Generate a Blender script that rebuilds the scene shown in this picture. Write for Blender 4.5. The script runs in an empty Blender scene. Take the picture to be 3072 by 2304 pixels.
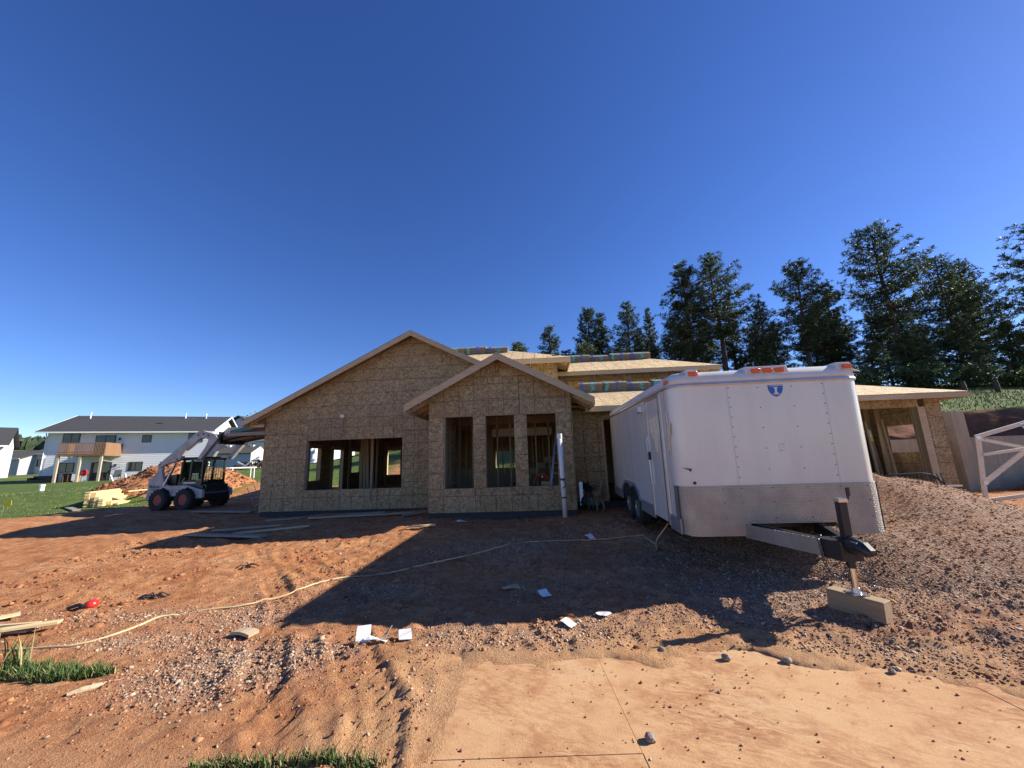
import bpy, bmesh, math, random
import numpy as np
from mathutils import Vector, Matrix
random.seed(7); RNG = np.random.default_rng(11)
SC = bpy.context.scene; COL = SC.collection
rad = math.radians

# ------------------------------------------------------------------ camera, sky, sun, exposure
EYE = Vector((0, 0, 1.7)); PITCH = rad(11.2); ROLL = rad(-1.9)
fw = Vector((0, math.cos(PITCH), math.sin(PITCH))); up0 = Vector((0, -math.sin(PITCH), math.cos(PITCH))); rt0 = Vector((1, 0, 0))
rt = rt0*math.cos(ROLL) + up0*math.sin(ROLL); upv = -rt0*math.sin(ROLL) + up0*math.cos(ROLL)
cam_d = bpy.data.cameras.new('camera'); cam = bpy.data.objects.new('camera', cam_d); COL.objects.link(cam)
cam_d.sensor_fit = 'HORIZONTAL'; cam_d.sensor_width = 36; cam_d.lens = 36*1154/3072
cam_d.clip_start = 0.05; cam_d.clip_end = 3000
cam.matrix_world = Matrix(((rt.x, upv.x, -fw.x, EYE.x), (rt.y, upv.y, -fw.y, EYE.y), (rt.z, upv.z, -fw.z, EYE.z), (0, 0, 0, 1)))
SC.camera = cam
SUN_AZ, SUN_EL = rad(81), rad(29)          # azimuth from +Y towards +X
world = bpy.data.worlds.new('World'); SC.world = world; world.use_nodes = True
wn = world.node_tree; wn.nodes.clear()
sky = wn.nodes.new('ShaderNodeTexSky'); sky.sky_type = 'NISHITA'; sky.sun_disc = False
sky.sun_elevation = SUN_EL; sky.sun_rotation = SUN_AZ
sky.altitude = 1500; sky.air_density = 1.0; sky.dust_density = 0.3; sky.ozone_density = 4.0
bg = wn.nodes.new('ShaderNodeBackground'); bg.inputs['Strength'].default_value = 0.088
wo = wn.nodes.new('ShaderNodeOutputWorld')
hs = wn.nodes.new('ShaderNodeHueSaturation'); hs.inputs['Saturation'].default_value = 1.19; hs.inputs['Hue'].default_value = 0.516; wn.links.new(sky.outputs[0], hs.inputs['Color']); wn.links.new(hs.outputs[0], bg.inputs[0]); wn.links.new(bg.outputs[0], wo.inputs[0])
sun_d = bpy.data.lights.new('sun', 'SUN'); sun_d.energy = 5.0; sun_d.angle = rad(0.53); sun_d.color = (1, 0.93, 0.82)
sun = bpy.data.objects.new('sun', sun_d); COL.objects.link(sun)
sv = Vector((math.sin(SUN_AZ)*math.cos(SUN_EL), math.cos(SUN_AZ)*math.cos(SUN_EL), math.sin(SUN_EL)))
sun.rotation_euler = sv.to_track_quat('Z', 'Y').to_euler(); sun.location = (30, 10, 40)
SC.view_settings.view_transform = 'Standard'; SC.view_settings.look = 'None'
SC.view_settings.exposure = 1.0; SC.view_settings.gamma = 1; SC.view_settings.use_curve_mapping = False
SC.render.engine = 'CYCLES'
SC.cycles.max_bounces = 6; SC.cycles.diffuse_bounces = 3; SC.cycles.glossy_bounces = 3; SC.cycles.transparent_max_bounces = 8
SC.cycles.use_denoising = True

# ------------------------------------------------------------------ numpy noise
def _hash(ix, iy, seed):
    h = (ix.astype(np.int64)*374761393 + iy.astype(np.int64)*668265263 + seed*1442695041) & 0xffffffff
    h = ((h ^ (h >> 13))*1274126177) & 0xffffffff
    h = h ^ (h >> 16)
    return (h & 0xffff)/65535.0
def vnoise(x, y, seed=0):
    x = np.asarray(x, float); y = np.asarray(y, float)
    ix = np.floor(x).astype(np.int64); iy = np.floor(y).astype(np.int64); fx = x-ix; fy = y-iy
    fx = fx*fx*fx*(fx*(fx*6-15)+10); fy = fy*fy*fy*(fy*(fy*6-15)+10)
    a = _hash(ix, iy, seed); b = _hash(ix+1, iy, seed); c = _hash(ix, iy+1, seed); d = _hash(ix+1, iy+1, seed)
    return (a*(1-fx)+b*fx)*(1-fy) + (c*(1-fx)+d*fx)*fy
def fbm(x, y, sc, octv=4, seed=0, gain=0.5):
    s = 0; a = 1; t = 0
    for o in range(octv):
        s = s + a*(vnoise(np.asarray(x)*sc+o*17.3, np.asarray(y)*sc-o*9.1, seed+o)-0.5); t += a; a *= gain; sc *= 2.03
    return s/t*2
def sstep(a, b, x):
    t = np.clip((np.asarray(x, float)-a)/(b-a), 0, 1); return t*t*(3-2*t)

# ------------------------------------------------------------------ mesh building
class MB:
    def __init__(s, M=None): s.v = []; s.f = []; s.uv = None; s.M = M
    def add(s, vs, fs):
        b = len(s.v)
        if s.M is not None: vs = [tuple(s.M @ Vector(p)) for p in vs]
        s.v += [tuple(p) for p in vs]; s.f += [tuple(i+b for i in f) for f in fs]; return s
    def box(s, x0, y0, z0, x1, y1, z1):
        return s.add([(x0,y0,z0),(x1,y0,z0),(x1,y1,z0),(x0,y1,z0),(x0,y0,z1),(x1,y0,z1),(x1,y1,z1),(x0,y1,z1)],
                     [(0,3,2,1),(4,5,6,7),(0,1,5,4),(1,2,6,5),(2,3,7,6),(3,0,4,7)])
    def obox(s, M, sx, sy, sz):
        vs = [M @ Vector((x*sx/2, y*sy/2, z*sz/2)) for z in (-1,1) for (x,y) in ((-1,-1),(1,-1),(1,1),(-1,1))]
        return s.add(vs, [(0,3,2,1),(4,5,6,7),(0,1,5,4),(1,2,6,5),(2,3,7,6),(3,0,4,7)])
    def beam(s, p0, p1, w, h, up=(0,0,1)):
        p0 = Vector(p0); p1 = Vector(p1); d = (p1-p0).normalized(); u = Vector(up)
        r = d.cross(u)
        if r.length < 1e-4: r = d.cross(Vector((1,0,0)))
        r.normalize(); u = r.cross(d).normalized()
        vs = []
        for p in (p0, p1):
            for a, b in ((-1,-1),(1,-1),(1,1),(-1,1)): vs.append(p + r*(a*w/2) + u*(b*h/2))
        return s.add(vs, [(0,1,2,3),(7,6,5,4),(0,4,5,1),(1,5,6,2),(2,6,7,3),(3,7,4,0)])
    def prism(s, poly, vec):
        n = len(poly); v = Vector(vec)
        vs = [Vector(p) for p in poly] + [Vector(p)+v for p in poly]
        fs = [tuple(range(n)), tuple(range(2*n-1, n-1, -1))] + [(i, i+n, (i+1)%n+n, (i+1)%n) for i in range(n)]
        return s.add(vs, fs)
    def tube(s, pts, r, n=8, cap=True):
        pts = [Vector(p) for p in pts]; k = len(pts); rs = r if isinstance(r, (list, tuple)) else [r]*k
        vs = []; fs = []; prev = None
        for i, p in enumerate(pts):
            d = (pts[min(i+1,k-1)] - pts[max(i-1,0)]).normalized()
            if prev is None:
                a = d.cross(Vector((0,0,1)))
                if a.length < 1e-3: a = d.cross(Vector((1,0,0)))
            else: a = prev - d*prev.dot(d)
            a.normalize(); b = d.cross(a); prev = a
            for j in range(n):
                t = 2*math.pi*j/n; vs.append(p + (a*math.cos(t)+b*math.sin(t))*rs[i])
        for i in range(k-1):
            for j in range(n):
                fs.append((i*n+j, i*n+(j+1)%n, (i+1)*n+(j+1)%n, (i+1)*n+j))
        if cap: fs.append(tuple(range(n-1,-1,-1))); fs.append(tuple((k-1)*n+j for j in range(n)))
        return s.add(vs, fs)
    def cyl(s, p0, p1, r0, r1=None, n=12): return s.tube([p0, p1], [r0, r0 if r1 is None else r1], n)
    def lathe(s, prof, n, M):      # prof: (radius, axial) ; axis = local Z of M
        vs = []; fs = []; k = len(prof)
        for r, z in prof:
            for j in range(n):
                t = 2*math.pi*j/n; vs.append(M @ Vector((r*math.cos(t), r*math.sin(t), z)))
        for i in range(k-1):
            for j in range(n): fs.append((i*n+j, i*n+(j+1)%n, (i+1)*n+(j+1)%n, (i+1)*n+j))
        fs.append(tuple(range(n-1,-1,-1))); fs.append(tuple((k-1)*n+j for j in range(n)))
        return s.add(vs, fs)
    def rings(s, rings, cap0=True, cap1=True):
        n = len(rings[0]); vs = [p for r in rings for p in r]; fs = []
        for i in range(len(rings)-1):
            for j in range(n): fs.append((i*n+j, i*n+(j+1)%n, (i+1)*n+(j+1)%n, (i+1)*n+j))
        if cap0: fs.append(tuple(range(n-1,-1,-1)))
        if cap1: fs.append(tuple((len(rings)-1)*n+j for j in range(n)))
        return s.add(vs, fs)
    def mesh(s, name, mat=None, smooth=False):
        me = bpy.data.meshes.new(name); me.from_pydata(s.v, [], s.f); me.update()
        bm = bmesh.new(); bm.from_mesh(me); bmesh.ops.recalc_face_normals(bm, faces=bm.faces); bm.to_mesh(me); bm.free()
        if mat: me.materials.append(mat)
        if smooth: me.shade_smooth()
        return me
    def build(s, name, mat, parent=None, smooth=False, bevel=0, **tags):
        o = link(name, s.mesh(name, mat, smooth), parent)
        if bevel:
            m = o.modifiers.new('bevel', 'BEVEL'); m.width = bevel; m.segments = 2; m.limit_method = 'ANGLE'; m.angle_limit = rad(40)
        return tag(o, **tags)
def link(name, data, parent=None):
    o = bpy.data.objects.new(name, data); COL.objects.link(o)
    if parent is not None: o.parent = parent
    return o
def tag(o, label=None, cat=None, group=None, kind=None):
    if label: o['label'] = label
    if cat: o['category'] = cat
    if group: o['group'] = group
    if kind: o['kind'] = kind
    return o
def thing(name, loc=(0,0,0), rot=(0,0,0), label=None, cat=None, group=None):
    o = link(name, None); o.location = loc; o.rotation_euler = rot; o.empty_display_size = 0.2
    return tag(o, label, cat, group)
def copy_tree(o, parent=None):
    c = o.copy(); COL.objects.link(c); c.parent = parent
    for ch in list(o.children): copy_tree(ch, c)
    return c
def np_mesh(name, V, F, mat=None, smooth=False, attr=None, parent=None):
    """V (n,3), F (m,k) fixed k ; attr: dict name-> (m,4) face colours or (n,4) vertex colours"""
    V = np.asarray(V, np.float32); F = np.asarray(F, np.int32); m, k = F.shape
    me = bpy.data.meshes.new(name); me.vertices.add(len(V)); me.vertices.foreach_set('co', V.ravel())
    me.loops.add(m*k); me.loops.foreach_set('vertex_index', F.ravel())
    me.polygons.add(m); me.polygons.foreach_set('loop_start', np.arange(0, m*k, k, dtype=np.int32))
    me.update(calc_edges=True)
    if smooth: me.polygons.foreach_set('use_smooth', np.ones(m, bool))
    for an, (dom, C) in (attr or {}).items():
        a = me.color_attributes.new(an, 'FLOAT_COLOR', dom) if dom == 'POINT' else me.attributes.new(an, 'FLOAT_COLOR', dom)
        a.data.foreach_set('color', np.asarray(C, np.float32).ravel())
    if mat: me.materials.append(mat)
    me.validate()
    return link(name, me, parent)

# ------------------------------------------------------------------ materials
class NT:
    def __init__(s, name):
        s.m = bpy.data.materials.new(name); s.m.use_nodes = True; s.t = s.m.node_tree; s.t.nodes.clear()
        s.out = s.n('ShaderNodeOutputMaterial'); s.b = s.n('ShaderNodeBsdfPrincipled'); s.l(s.b.outputs[0], s.out.inputs[0])
    def n(s, typ, **kw):
        x = s.t.nodes.new(typ)
        for k, v in kw.items(): setattr(x, k, v)
        return x
    def l(s, a, b): s.t.links.new(a, b)
    def val(s, node, **kw):
        for k, v in kw.items(): node.inputs[k.replace('_', ' ')].default_value = v
        return node
    def co(s, which='Object'):
        if which == 'Position': return s.n('ShaderNodeNewGeometry').outputs['Position']
        return s.n('ShaderNodeTexCoord').outputs[which]
    def map(s, co, scale=(1,1,1), rot=(0,0,0), loc=(0,0,0)):
        m = s.n('ShaderNodeMapping'); m.inputs['Scale'].default_value = scale; m.inputs['Rotation'].default_value = rot; m.inputs['Location'].default_value = loc
        s.l(co, m.inputs[0]); return m.outputs[0]
    def noise(s, co, scale, detail=4, rough=0.55, dist=0):
        x = s.n('ShaderNodeTexNoise'); s.val(x, Scale=scale, Detail=detail, Roughness=rough, Distortion=dist); s.l(co, x.inputs['Vector']); return x.outputs['Fac']
    def vor(s, co, scale, out='Color', feature='F1', rnd=1.0):
        x = s.n('ShaderNodeTexVoronoi'); x.feature = feature; s.val(x, Scale=scale, Randomness=rnd); s.l(co, x.inputs['Vector']); return x.outputs[out]
    def ramp(s, fac, stops, interp='LINEAR'):
        r = s.n('ShaderNodeValToRGB'); e = r.color_ramp.elements; r.color_ramp.interpolation = interp
        while len(e) < len(stops): e.new(0.5)
        for i, (p, c) in enumerate(stops): e[i].position = p; e[i].color = (*c, 1) if len(c) == 3 else c
        s.l(fac, r.inputs[0]); return r.outputs[0]
    def mix(s, fac, a, b, mode='MIX'):
        m = s.n('ShaderNodeMix', data_type='RGBA', blend_type=mode)
        for sock, v in ((m.inputs[0], fac), (m.inputs[6], a), (m.inputs[7], b)):
            if hasattr(v, 'links'): s.l(v, sock)
            else: sock.default_value = v if isinstance(v, (int, float)) else (*v, 1)
        return m.outputs[2]
    def math(s, op, a, b=None, c=None):
        m = s.n('ShaderNodeMath', operation=op)
        for i, v in enumerate((a, b, c)):
            if v is None: continue
            if hasattr(v, 'links'): s.l(v, m.inputs[i])
            else: m.inputs[i].default_value = v
        return m.outputs[0]
    def bump(s, h, strength=0.3, dist=0.01, normal=None):
        b = s.n('ShaderNodeBump'); s.val(b, Strength=strength, Distance=dist); s.l(h, b.inputs['Height'])
        if normal: s.l(normal, b.inputs['Normal'])
        s.l(b.outputs[0], s.b.inputs['Normal']); return b.outputs[0]
    def base(s, c):
        if hasattr(c, 'links'): s.l(c, s.b.inputs['Base Color'])
        else: s.b.inputs['Base Color'].default_value = (*c, 1)
    def set(s, **kw):
        for k, v in kw.items(): s.b.inputs[k.replace('_', ' ')].default_value = v
        return s
def plain(name, c, rough=0.6, metal=0.0, var=0.12, scale=6, bump=0.0, coat=0.0):
    t = NT(name); co = t.co('Object'); n = t.noise(co, scale, 5, 0.6)
    d = tuple(x*(1-var) for x in c); h = tuple(min(1, x*(1+var)) for x in c)
    t.base(t.ramp(n, [(0.3, d), (0.7, h)])); t.set(Roughness=rough, Metallic=metal)
    if bump: t.bump(t.noise(co, scale*6, 4), bump, 0.004)
    if coat: t.b.inputs['Coat Weight'].default_value = coat
    return t.m
def wood_mat(name, c1, c2, grain=(1.2, 22, 22), knots=True):
    t = NT(name); info = t.n('ShaderNodeObjectInfo'); co = t.co('Object')
    a = t.n('ShaderNodeVectorMath', operation='ADD'); t.l(co, a.inputs[0]); 
    sc = t.math('MULTIPLY', info.outputs['Random'], 37.0); cb = t.n('ShaderNodeCombineXYZ'); t.l(sc, cb.inputs[0]); t.l(sc, cb.inputs[1]); t.l(sc, cb.inputs[2]); t.l(cb.outputs[0], a.inputs[1])
    g = t.noise(t.map(a.outputs[0], grain), 1.6, 5, 0.65, 0.6)
    col = t.ramp(g, [(0.3, c1), (0.62, c2)])
    col = t.mix(t.math('MULTIPLY', info.outputs['Random'], 0.35), col, tuple(x*0.72 for x in c1))
    if knots:
        k = t.vor(t.map(a.outputs[0], (2.2, 6, 6)), 1.3, 'Distance'); col = t.mix(t.ramp(k, [(0.05, (1,1,1)), (0.12, (0,0,0))]), col, tuple(x*0.45 for x in c1))
    t.base(col); t.set(Roughness=0.75); t.bump(g, 0.2, 0.003); return t.m
def osb_mat(name, lines='both', base=0.0, bright=1.0):
    t = NT(name); uv = t.co('UV'); info = t.n('ShaderNodeObjectInfo')
    off = t.n('ShaderNodeCombineXYZ'); r = t.math('MULTIPLY', info.outputs['Random'], 53.0); t.l(r, off.inputs[0]); t.l(r, off.inputs[1])
    ad = t.n('ShaderNodeVectorMath', operation='ADD'); t.l(uv, ad.inputs[0]); t.l(off.outputs[0], ad.inputs[1]); co = ad.outputs[0]
    wob = t.n('ShaderNodeTexNoise'); t.val(wob, Scale=9.0, Detail=2.0); t.l(co, wob.inputs['Vector'])
    wv = t.n('ShaderNodeVectorMath', operation='MULTIPLY_ADD'); t.l(wob.outputs['Color'], wv.inputs[0]); wv.inputs[1].default_value = (0.035, 0.035, 0); t.l(co, wv.inputs[2]); cw = wv.outputs[0]
    cols = []
    for i, (rz, sc) in enumerate(((0.5, (7.5, 25, 1)), (-0.7, (7, 23, 1)), (1.45, (7.5, 24, 1)))):
        pass
        # stretched cells: scale inside a second mapping
        v = t.vor(t.map(t.map(cw, (1,1,1), (0,0,rz)), sc, (0,0,0), (i*7.1, i*3.3, 0)), 1.0)
        s_ = t.n('ShaderNodeSeparateColor'); t.l(v, s_.inputs[0]); cols.append(s_)
    sel = t.noise(co, 11, 3, 0.7); m1 = t.math('GREATER_THAN', sel, 0.5)
    a = t.n('ShaderNodeMix', data_type='FLOAT'); t.l(m1, a.inputs[0]); t.l(cols[0].outputs[0], a.inputs[2]); t.l(cols[1].outputs[0], a.inputs[3])
    sel2 = t.math('GREATER_THAN', t.noise(t.map(co, loc=(31,5,0)), 10, 3, 0.7), 0.54)
    b = t.n('ShaderNodeMix', data_type='FLOAT'); t.l(sel2, b.inputs[0]); t.l(a.outputs[0], b.inputs[2]); t.l(cols[2].outputs[0], b.inputs[3])
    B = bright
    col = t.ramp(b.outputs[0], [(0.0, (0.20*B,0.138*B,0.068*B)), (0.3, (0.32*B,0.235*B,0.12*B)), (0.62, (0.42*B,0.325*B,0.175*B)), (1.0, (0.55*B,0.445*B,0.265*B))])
    big = t.noise(t.map(co, (0.8,0.8,1)), 1.3, 3, 0.5); col = t.mix(t.ramp(big, [(0.35,(0,0,0)),(0.75,(0.45,0.45,0.45))]), col, (0.26*B,0.18*B,0.09*B))
    tint = t.ramp(info.outputs['Random'], [(0.0, (0.72,0.70,0.70)), (0.35, (0.90,0.88,0.88)), (0.7, (0.84,0.79,0.75)), (1.0, (0.97,0.92,0.88))]); col = t.mix(1.0, col, tint, 'MULTIPLY')
    sp = t.n('ShaderNodeSeparateXYZ'); t.l(uv, sp.inputs[0]); ln = None
    def stripe(src, w):
        f = t.math('FRACT', t.math('DIVIDE', src, 0.4064)); d = t.math('ABSOLUTE', t.math('SUBTRACT', f, 0.5)); return t.math('LESS_THAN', d, w)
    if lines in ('both', 'v'): ln = stripe(sp.outputs[0], 0.019)
    if lines in ('both', 'h'):
        h = stripe(sp.outputs[1], 0.019); ln = h if ln is None else t.math('MAXIMUM', ln, h)
    if ln is not None:
        brk = t.ramp(t.noise(t.map(co, (1.5,1.5,1)), 2.2, 1), [(0.28,(0.2,0.2,0.2)),(0.42,(0.68,0.68,0.68))])
        col = t.mix(t.math('MULTIPLY', ln, brk), col, (0.035,0.026,0.018))
    t.base(col); t.set(Roughness=0.8); t.bump(b.outputs[0], 0.25, 0.004); return t.m
# ------------------------------------------------------------------ shared materials
M = {}
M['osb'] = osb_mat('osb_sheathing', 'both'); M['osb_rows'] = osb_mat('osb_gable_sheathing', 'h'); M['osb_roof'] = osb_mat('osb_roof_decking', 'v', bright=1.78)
M['lumber'] = wood_mat('framing_lumber', (0.40,0.30,0.185), (0.54,0.42,0.27))
M['fresh'] = wood_mat('fresh_lumber', (0.58,0.42,0.20), (0.72,0.56,0.30))
M['grey_board'] = wood_mat('weathered_board', (0.24,0.20,0.155), (0.36,0.31,0.24))
M['deckwood'] = wood_mat('cedar_deck_wood', (0.22,0.11,0.055), (0.34,0.19,0.10))
M['post'] = plain('painted_timber_post', (0.42,0.36,0.27), 0.8)
M['found'] = plain('dark_damp_proofing', (0.028,0.030,0.038), 0.7, bump=0.3)
M['white'] = plain('white_siding', (0.70,0.71,0.73), 0.55, var=0.04)
M['trim'] = plain('white_trim', (0.78,0.78,0.77), 0.5, var=0.04)
M['black'] = plain('black_paint', (0.018,0.018,0.02), 0.4)
M['pale'] = wood_mat('pale_truss_timber', (0.62,0.55,0.42), (0.76,0.70,0.57))
M['rubber'] = plain('tyre_rubber', (0.022,0.021,0.021), 0.85, bump=0.4, scale=12)
M['steel'] = plain('galvanised_steel', (0.55,0.55,0.55), 0.35, 0.9)
M['chrome'] = plain('bright_zinc', (0.75,0.74,0.72), 0.22, 1.0)
M['plastic_white'] = plain('white_plastic', (0.74,0.74,0.73), 0.4, var=0.05)
M['red'] = plain('red_enamel', (0.55,0.03,0.02), 0.3)
M['orange'] = plain('orange_plastic', (0.75,0.10,0.025), 0.45)
M['paper'] = plain('white_paper', (0.72,0.72,0.70), 0.8, var=0.06)
M['card'] = plain('brown_cardboard', (0.32,0.21,0.11), 0.85)
M['wire'] = plain('black_cable', (0.02,0.02,0.02), 0.5)
t = NT('window_glass'); t.base((0.015,0.02,0.028)); t.set(Roughness=0.06, Specular_IOR_Level=0.9); M['glass'] = t.m
t = NT('cab_glass'); t.base((0.6,0.8,0.72)); t.set(Roughness=0.03, Transmission_Weight=1.0, IOR=1.05); M['cabglass'] = t.m
def shingles(name, c):
    t = NT(name); co = t.co('Object'); br = t.n('ShaderNodeTexBrick'); t.val(br, Scale=1.0, Mortar_Size=0.012, Brick_Width=0.32, Row_Height=0.14)
    br.inputs['Color1'].default_value = (*c,1); br.inputs['Color2'].default_value = (*[x*1.7 for x in c],1); br.inputs['Mortar'].default_value = (*[x*0.5 for x in c],1)
    t.l(t.map(co, (1,1.05,1)), br.inputs[0]); n = t.noise(co, 30, 4, 0.7)
    t.base(t.mix(0.6, br.outputs[0], t.ramp(n, [(0.3,[x*0.6 for x in c]),(0.75,[x*1.8 for x in c])]))); t.set(Roughness=0.95); return t.m
M['shingle'] = shingles('dark_shingles', (0.035,0.035,0.038)); M['shingle2'] = shingles('brown_shingles', (0.055,0.05,0.045))
t = NT('concrete_wall'); co = t.co('Object'); n = t.noise(co, 1.2, 6, 0.65); n2 = t.noise(t.map(co, (6,6,0.5)), 1.0, 4)
t.base(t.mix(t.ramp(n2, [(0.45,(0,0,0)),(0.75,(0.5,0.5,0.5))]), t.ramp(n, [(0.3,(0.33,0.27,0.19)),(0.7,(0.46,0.39,0.28))]), (0.20,0.17,0.14))); t.set(Roughness=0.9); t.bump(t.noise(co,40,3),0.2,0.003); M['concrete'] = t.m

# ------------------------------------------------------------------ terrain
CP = np.array([(0,0,0),(0,3,0),(3,3,0),(-3,3,0),(-6,4,0),(6,3,0.02),(6,0,0),(-6,0,0),(0,5,0.0),(-3,5,0.0),(-3,7,0.06),(2,7,0.06),(5,6,0.08),(3.3,5.2,0.03),(0,8.5,0.22),(-2,9.7,0.31),(1.5,9.6,0.33),
 (-8.2,12.4,0.14),(-5,11.6,0.24),(3.5,10.2,0.36),(2.4,8.3,0.36),(4.6,8.3,0.34),(3.4,6.5,0.2),(3.7,4.1,0.07),(-12.3,15.3,0.3),(-13.5,17,.35),(-12,10,0.1),(-17,13,0.33),(-17,16.5,0.37),(-18,20,0.9),(-15,22,1.0),(-22,22,1.0),(-30,17,0.6),(-48,40,1.0),(-36,46,0.9),
 (-42,30,0.85),(-25,36,1.75),(-28,45,1.9),(-70,60,1.6),(9,9,0.25),(12,10.4,0.27),(14.5,12.6,0.3),(20,11,0.3),(18,7,0.25),(15,4,0.1),(10,3,0.03),(-10,5,0.03),(-14,8,0.12),(0,18,0.4),(-8,20,0.6),(6,18,0.5),
 (-60,20,0.9),(-40,8,0.3),(-20,4,0.1),(30,0,0.3),(0,-10,0),(-20,-10,0),(20,-10,0),(-90,90,2.2),(-60,110,3),(-150,60,2.5),(40,-10,0.6),(0,60,1.0),(-20,70,2.4)], float)
def base_h(x, y):
    x = np.asarray(x, float); y = np.asarray(y, float); num = 0; den = 0
    for cx, cy, cz in CP:
        w = 1.0/((x-cx)**2+(y-cy)**2+0.6)**1.7; num = num+w*cz; den = den+w
    z = num/den
    y0 = np.where(x > 12.2, 13.02, 19.5+(12.2-x)*0.15)
    side = sstep(-24, -6, x)
    hill = np.clip(y-y0, 0, None)
    hz = np.where(hill > 0, 0.27*hill, 0)
    hz = 15*(1-np.exp(-hz/15))
    step_r = np.where(x > 12.2, 1.55*sstep(13.02, 13.2, y)*sstep(12.2, 12.3, x), 0)
    nb_ = fbm(x, y, 1.3, 4, 13)*0.16*sstep(13.3, 13.9, y)*sstep(16.4, 15.2, y)*sstep(12.2, 12.6, x); z = z+nb_
    bank = 0.5*sstep(14.1, 15.6, y)*sstep(12.2, 13, x)
    z = z + (hz*side + step_r + bank)
    # far wooded ridge on the left and gentle rise elsewhere
    d = np.hypot(x, y); z = z + 14*sstep(150, 420, d)*sstep(60, -160, x) + 5*sstep(120, 500, d)
    return z
# the concrete driveway apron: panels in plan
SLAB_X0, SLAB_X1, SLAB_Y0 = -0.70, 5.5, 1.2
def slab_top(x):
    x = np.asarray(x, float); return np.where(x < 2.2, 3.84-0.03*(x-0.6), 3.79-0.50*(x-2.2))
def slab_in(x, y):
    return np.minimum(np.minimum(x-SLAB_X0, SLAB_X1-x), np.minimum(y-SLAB_Y0, (slab_top(x)-y)*0.9))
def walk_in(x, y):         # dirt-covered pavement along the road, left of the apron
    return np.minimum(np.minimum(x+7, -0.66-x), np.minimum(y+1, 3.0+0.10*x*0-y))
TRACKS = [([(-2.45,4.2),(-2.1,3.5),(-1.65,2.95),(-1.35,2.4)],0.30,0.030),([(-1.75,4.3),(-1.35,3.6),(-1.0,3.05),(-0.85,2.3)],0.36,0.036),([(-5.1,8.0),(-4.5,7.2),(-3.6,6.1),(-2.9,5.2),(-2.5,4.5)],0.30,0.032),([(-4.4,8.2),(-3.7,7.2),(-2.6,6.0),(-1.9,5.1)],0.30,0.030),
 ([(-8.5,6.2),(-6.2,6.6),(-4.0,6.4),(-2.2,6.9)],0.32,0.024),([(-7.5,5.0),(-5.8,5.9),(-4.4,6.8),(-3.0,8.4)],0.3,0.026),([(-9.5,7.6),(-7,7.9),(-4.6,8.3)],0.34,0.026),([(7.6,4.2),(5.9,3.9),(4.6,3.6),(3.2,4.0)],0.30,0.03),([(8.5,3.5),(6.6,3.25),(4.9,3.05)],0.30,0.03),([(8.6,5.2),(6.6,4.7),(4.8,4.5)],0.32,0.03),([(-12.5,13.5),(-9.5,12.2),(-7.0,9.8),(-5.2,8.2)],0.35,0.035),([(-13.5,12.2),(-10.5,11.0),(-7.8,8.6)],0.35,0.035)]
def track_h(x, y):
    z = np.zeros_like(x)
    for pts, w, dep in TRACKS:
        s0 = 0
        for (ax, ay), (bx, by) in zip(pts[:-1], pts[1:]):
            L = math.hypot(bx-ax, by-ay); ux, uy = (bx-ax)/L, (by-ay)/L
            s = (x-ax)*ux+(y-ay)*uy; n = -(x-ax)*uy+(y-ay)*ux
            inside = (s > 0) & (s < L)
            prof = -dep*sstep(w/2+0.03, w/2-0.04, np.abs(n)) + dep*0.7*np.exp(-((np.abs(n)-w/2-0.05)/0.05)**2)
            lug = np.sign(np.sin((s+s0+np.abs(n)*0.7)*2*math.pi/0.105))*0.5+0.5
            prof = prof + dep*0.9*lug*sstep(w/2, w/2-0.05, np.abs(n))*sstep(0.015, 0.04, np.abs(n))
            z = np.where(inside, z+prof*(0.85+0.7*fbm(x, y, 1.2, 3, 71)), z); s0 += L
    return z
def gravel_d(x, y):          # density of loose stone, 0..1
    g = 0
    for cx, cy, rx, ry, a in ((-2.45,3.75,0.75,0.45,1.0),(-1.9,3.95,0.5,0.3,0.8),(-3.8,4.3,1.0,0.25,0.55),(0.1,4.15,1.2,0.35,0.8),(-0.5,3.3,0.5,0.6,0.35),(3.2,5.0,1.6,0.9,1.0),(3.9,4.4,0.9,0.6,0.9),(4.9,4.8,1.6,0.9,1.0),(2.2,4.5,1.3,0.45,0.75),(-2.2,5.6,1.2,0.6,0.4),(-0.2,7.2,1.4,0.7,0.6),(1.6,8.3,1.2,0.6,0.5),(4.5,6.5,3,1.6,0.9),(5.0,3.7,2.4,0.5,0.8),(-5.0,5.0,1.4,0.3,0.35),(-2.9,4.9,0.9,0.35,0.5),(0.6,5.4,1.5,0.8,0.3)):
        g = np.maximum(g, a*np.exp(-(((x-cx)/rx)**2+((y-cy)/ry)**2)*0.9))
    return np.clip(g + 0.35*fbm(x, y, 1.6, 3, 5)*np.clip(g*4, 0, 1), 0, 1)
def lawn_mask(x, y):
    e = fbm(x, y, 0.5, 4, 33)*0.9
    left = sstep(0, 0.9, (y-(12.6+(-x-17)*(-0.35) if False else 12.9+0.42*(x+17)*0+np.clip(x+17, 0, 40)*1.55))+e)*sstep(-13.2, -14.6, x+e*0.3)
    far = sstep(21.5, 23.5, y+e)*sstep(-7.0, -9, x)
    right = sstep(15.3, 16.2, y-np.where(x > 12.2, 0, 7.5)+e*0.8)*sstep(-8, 0, x)
    return np.clip(np.maximum(np.maximum(left, far), right), 0, 1)
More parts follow.
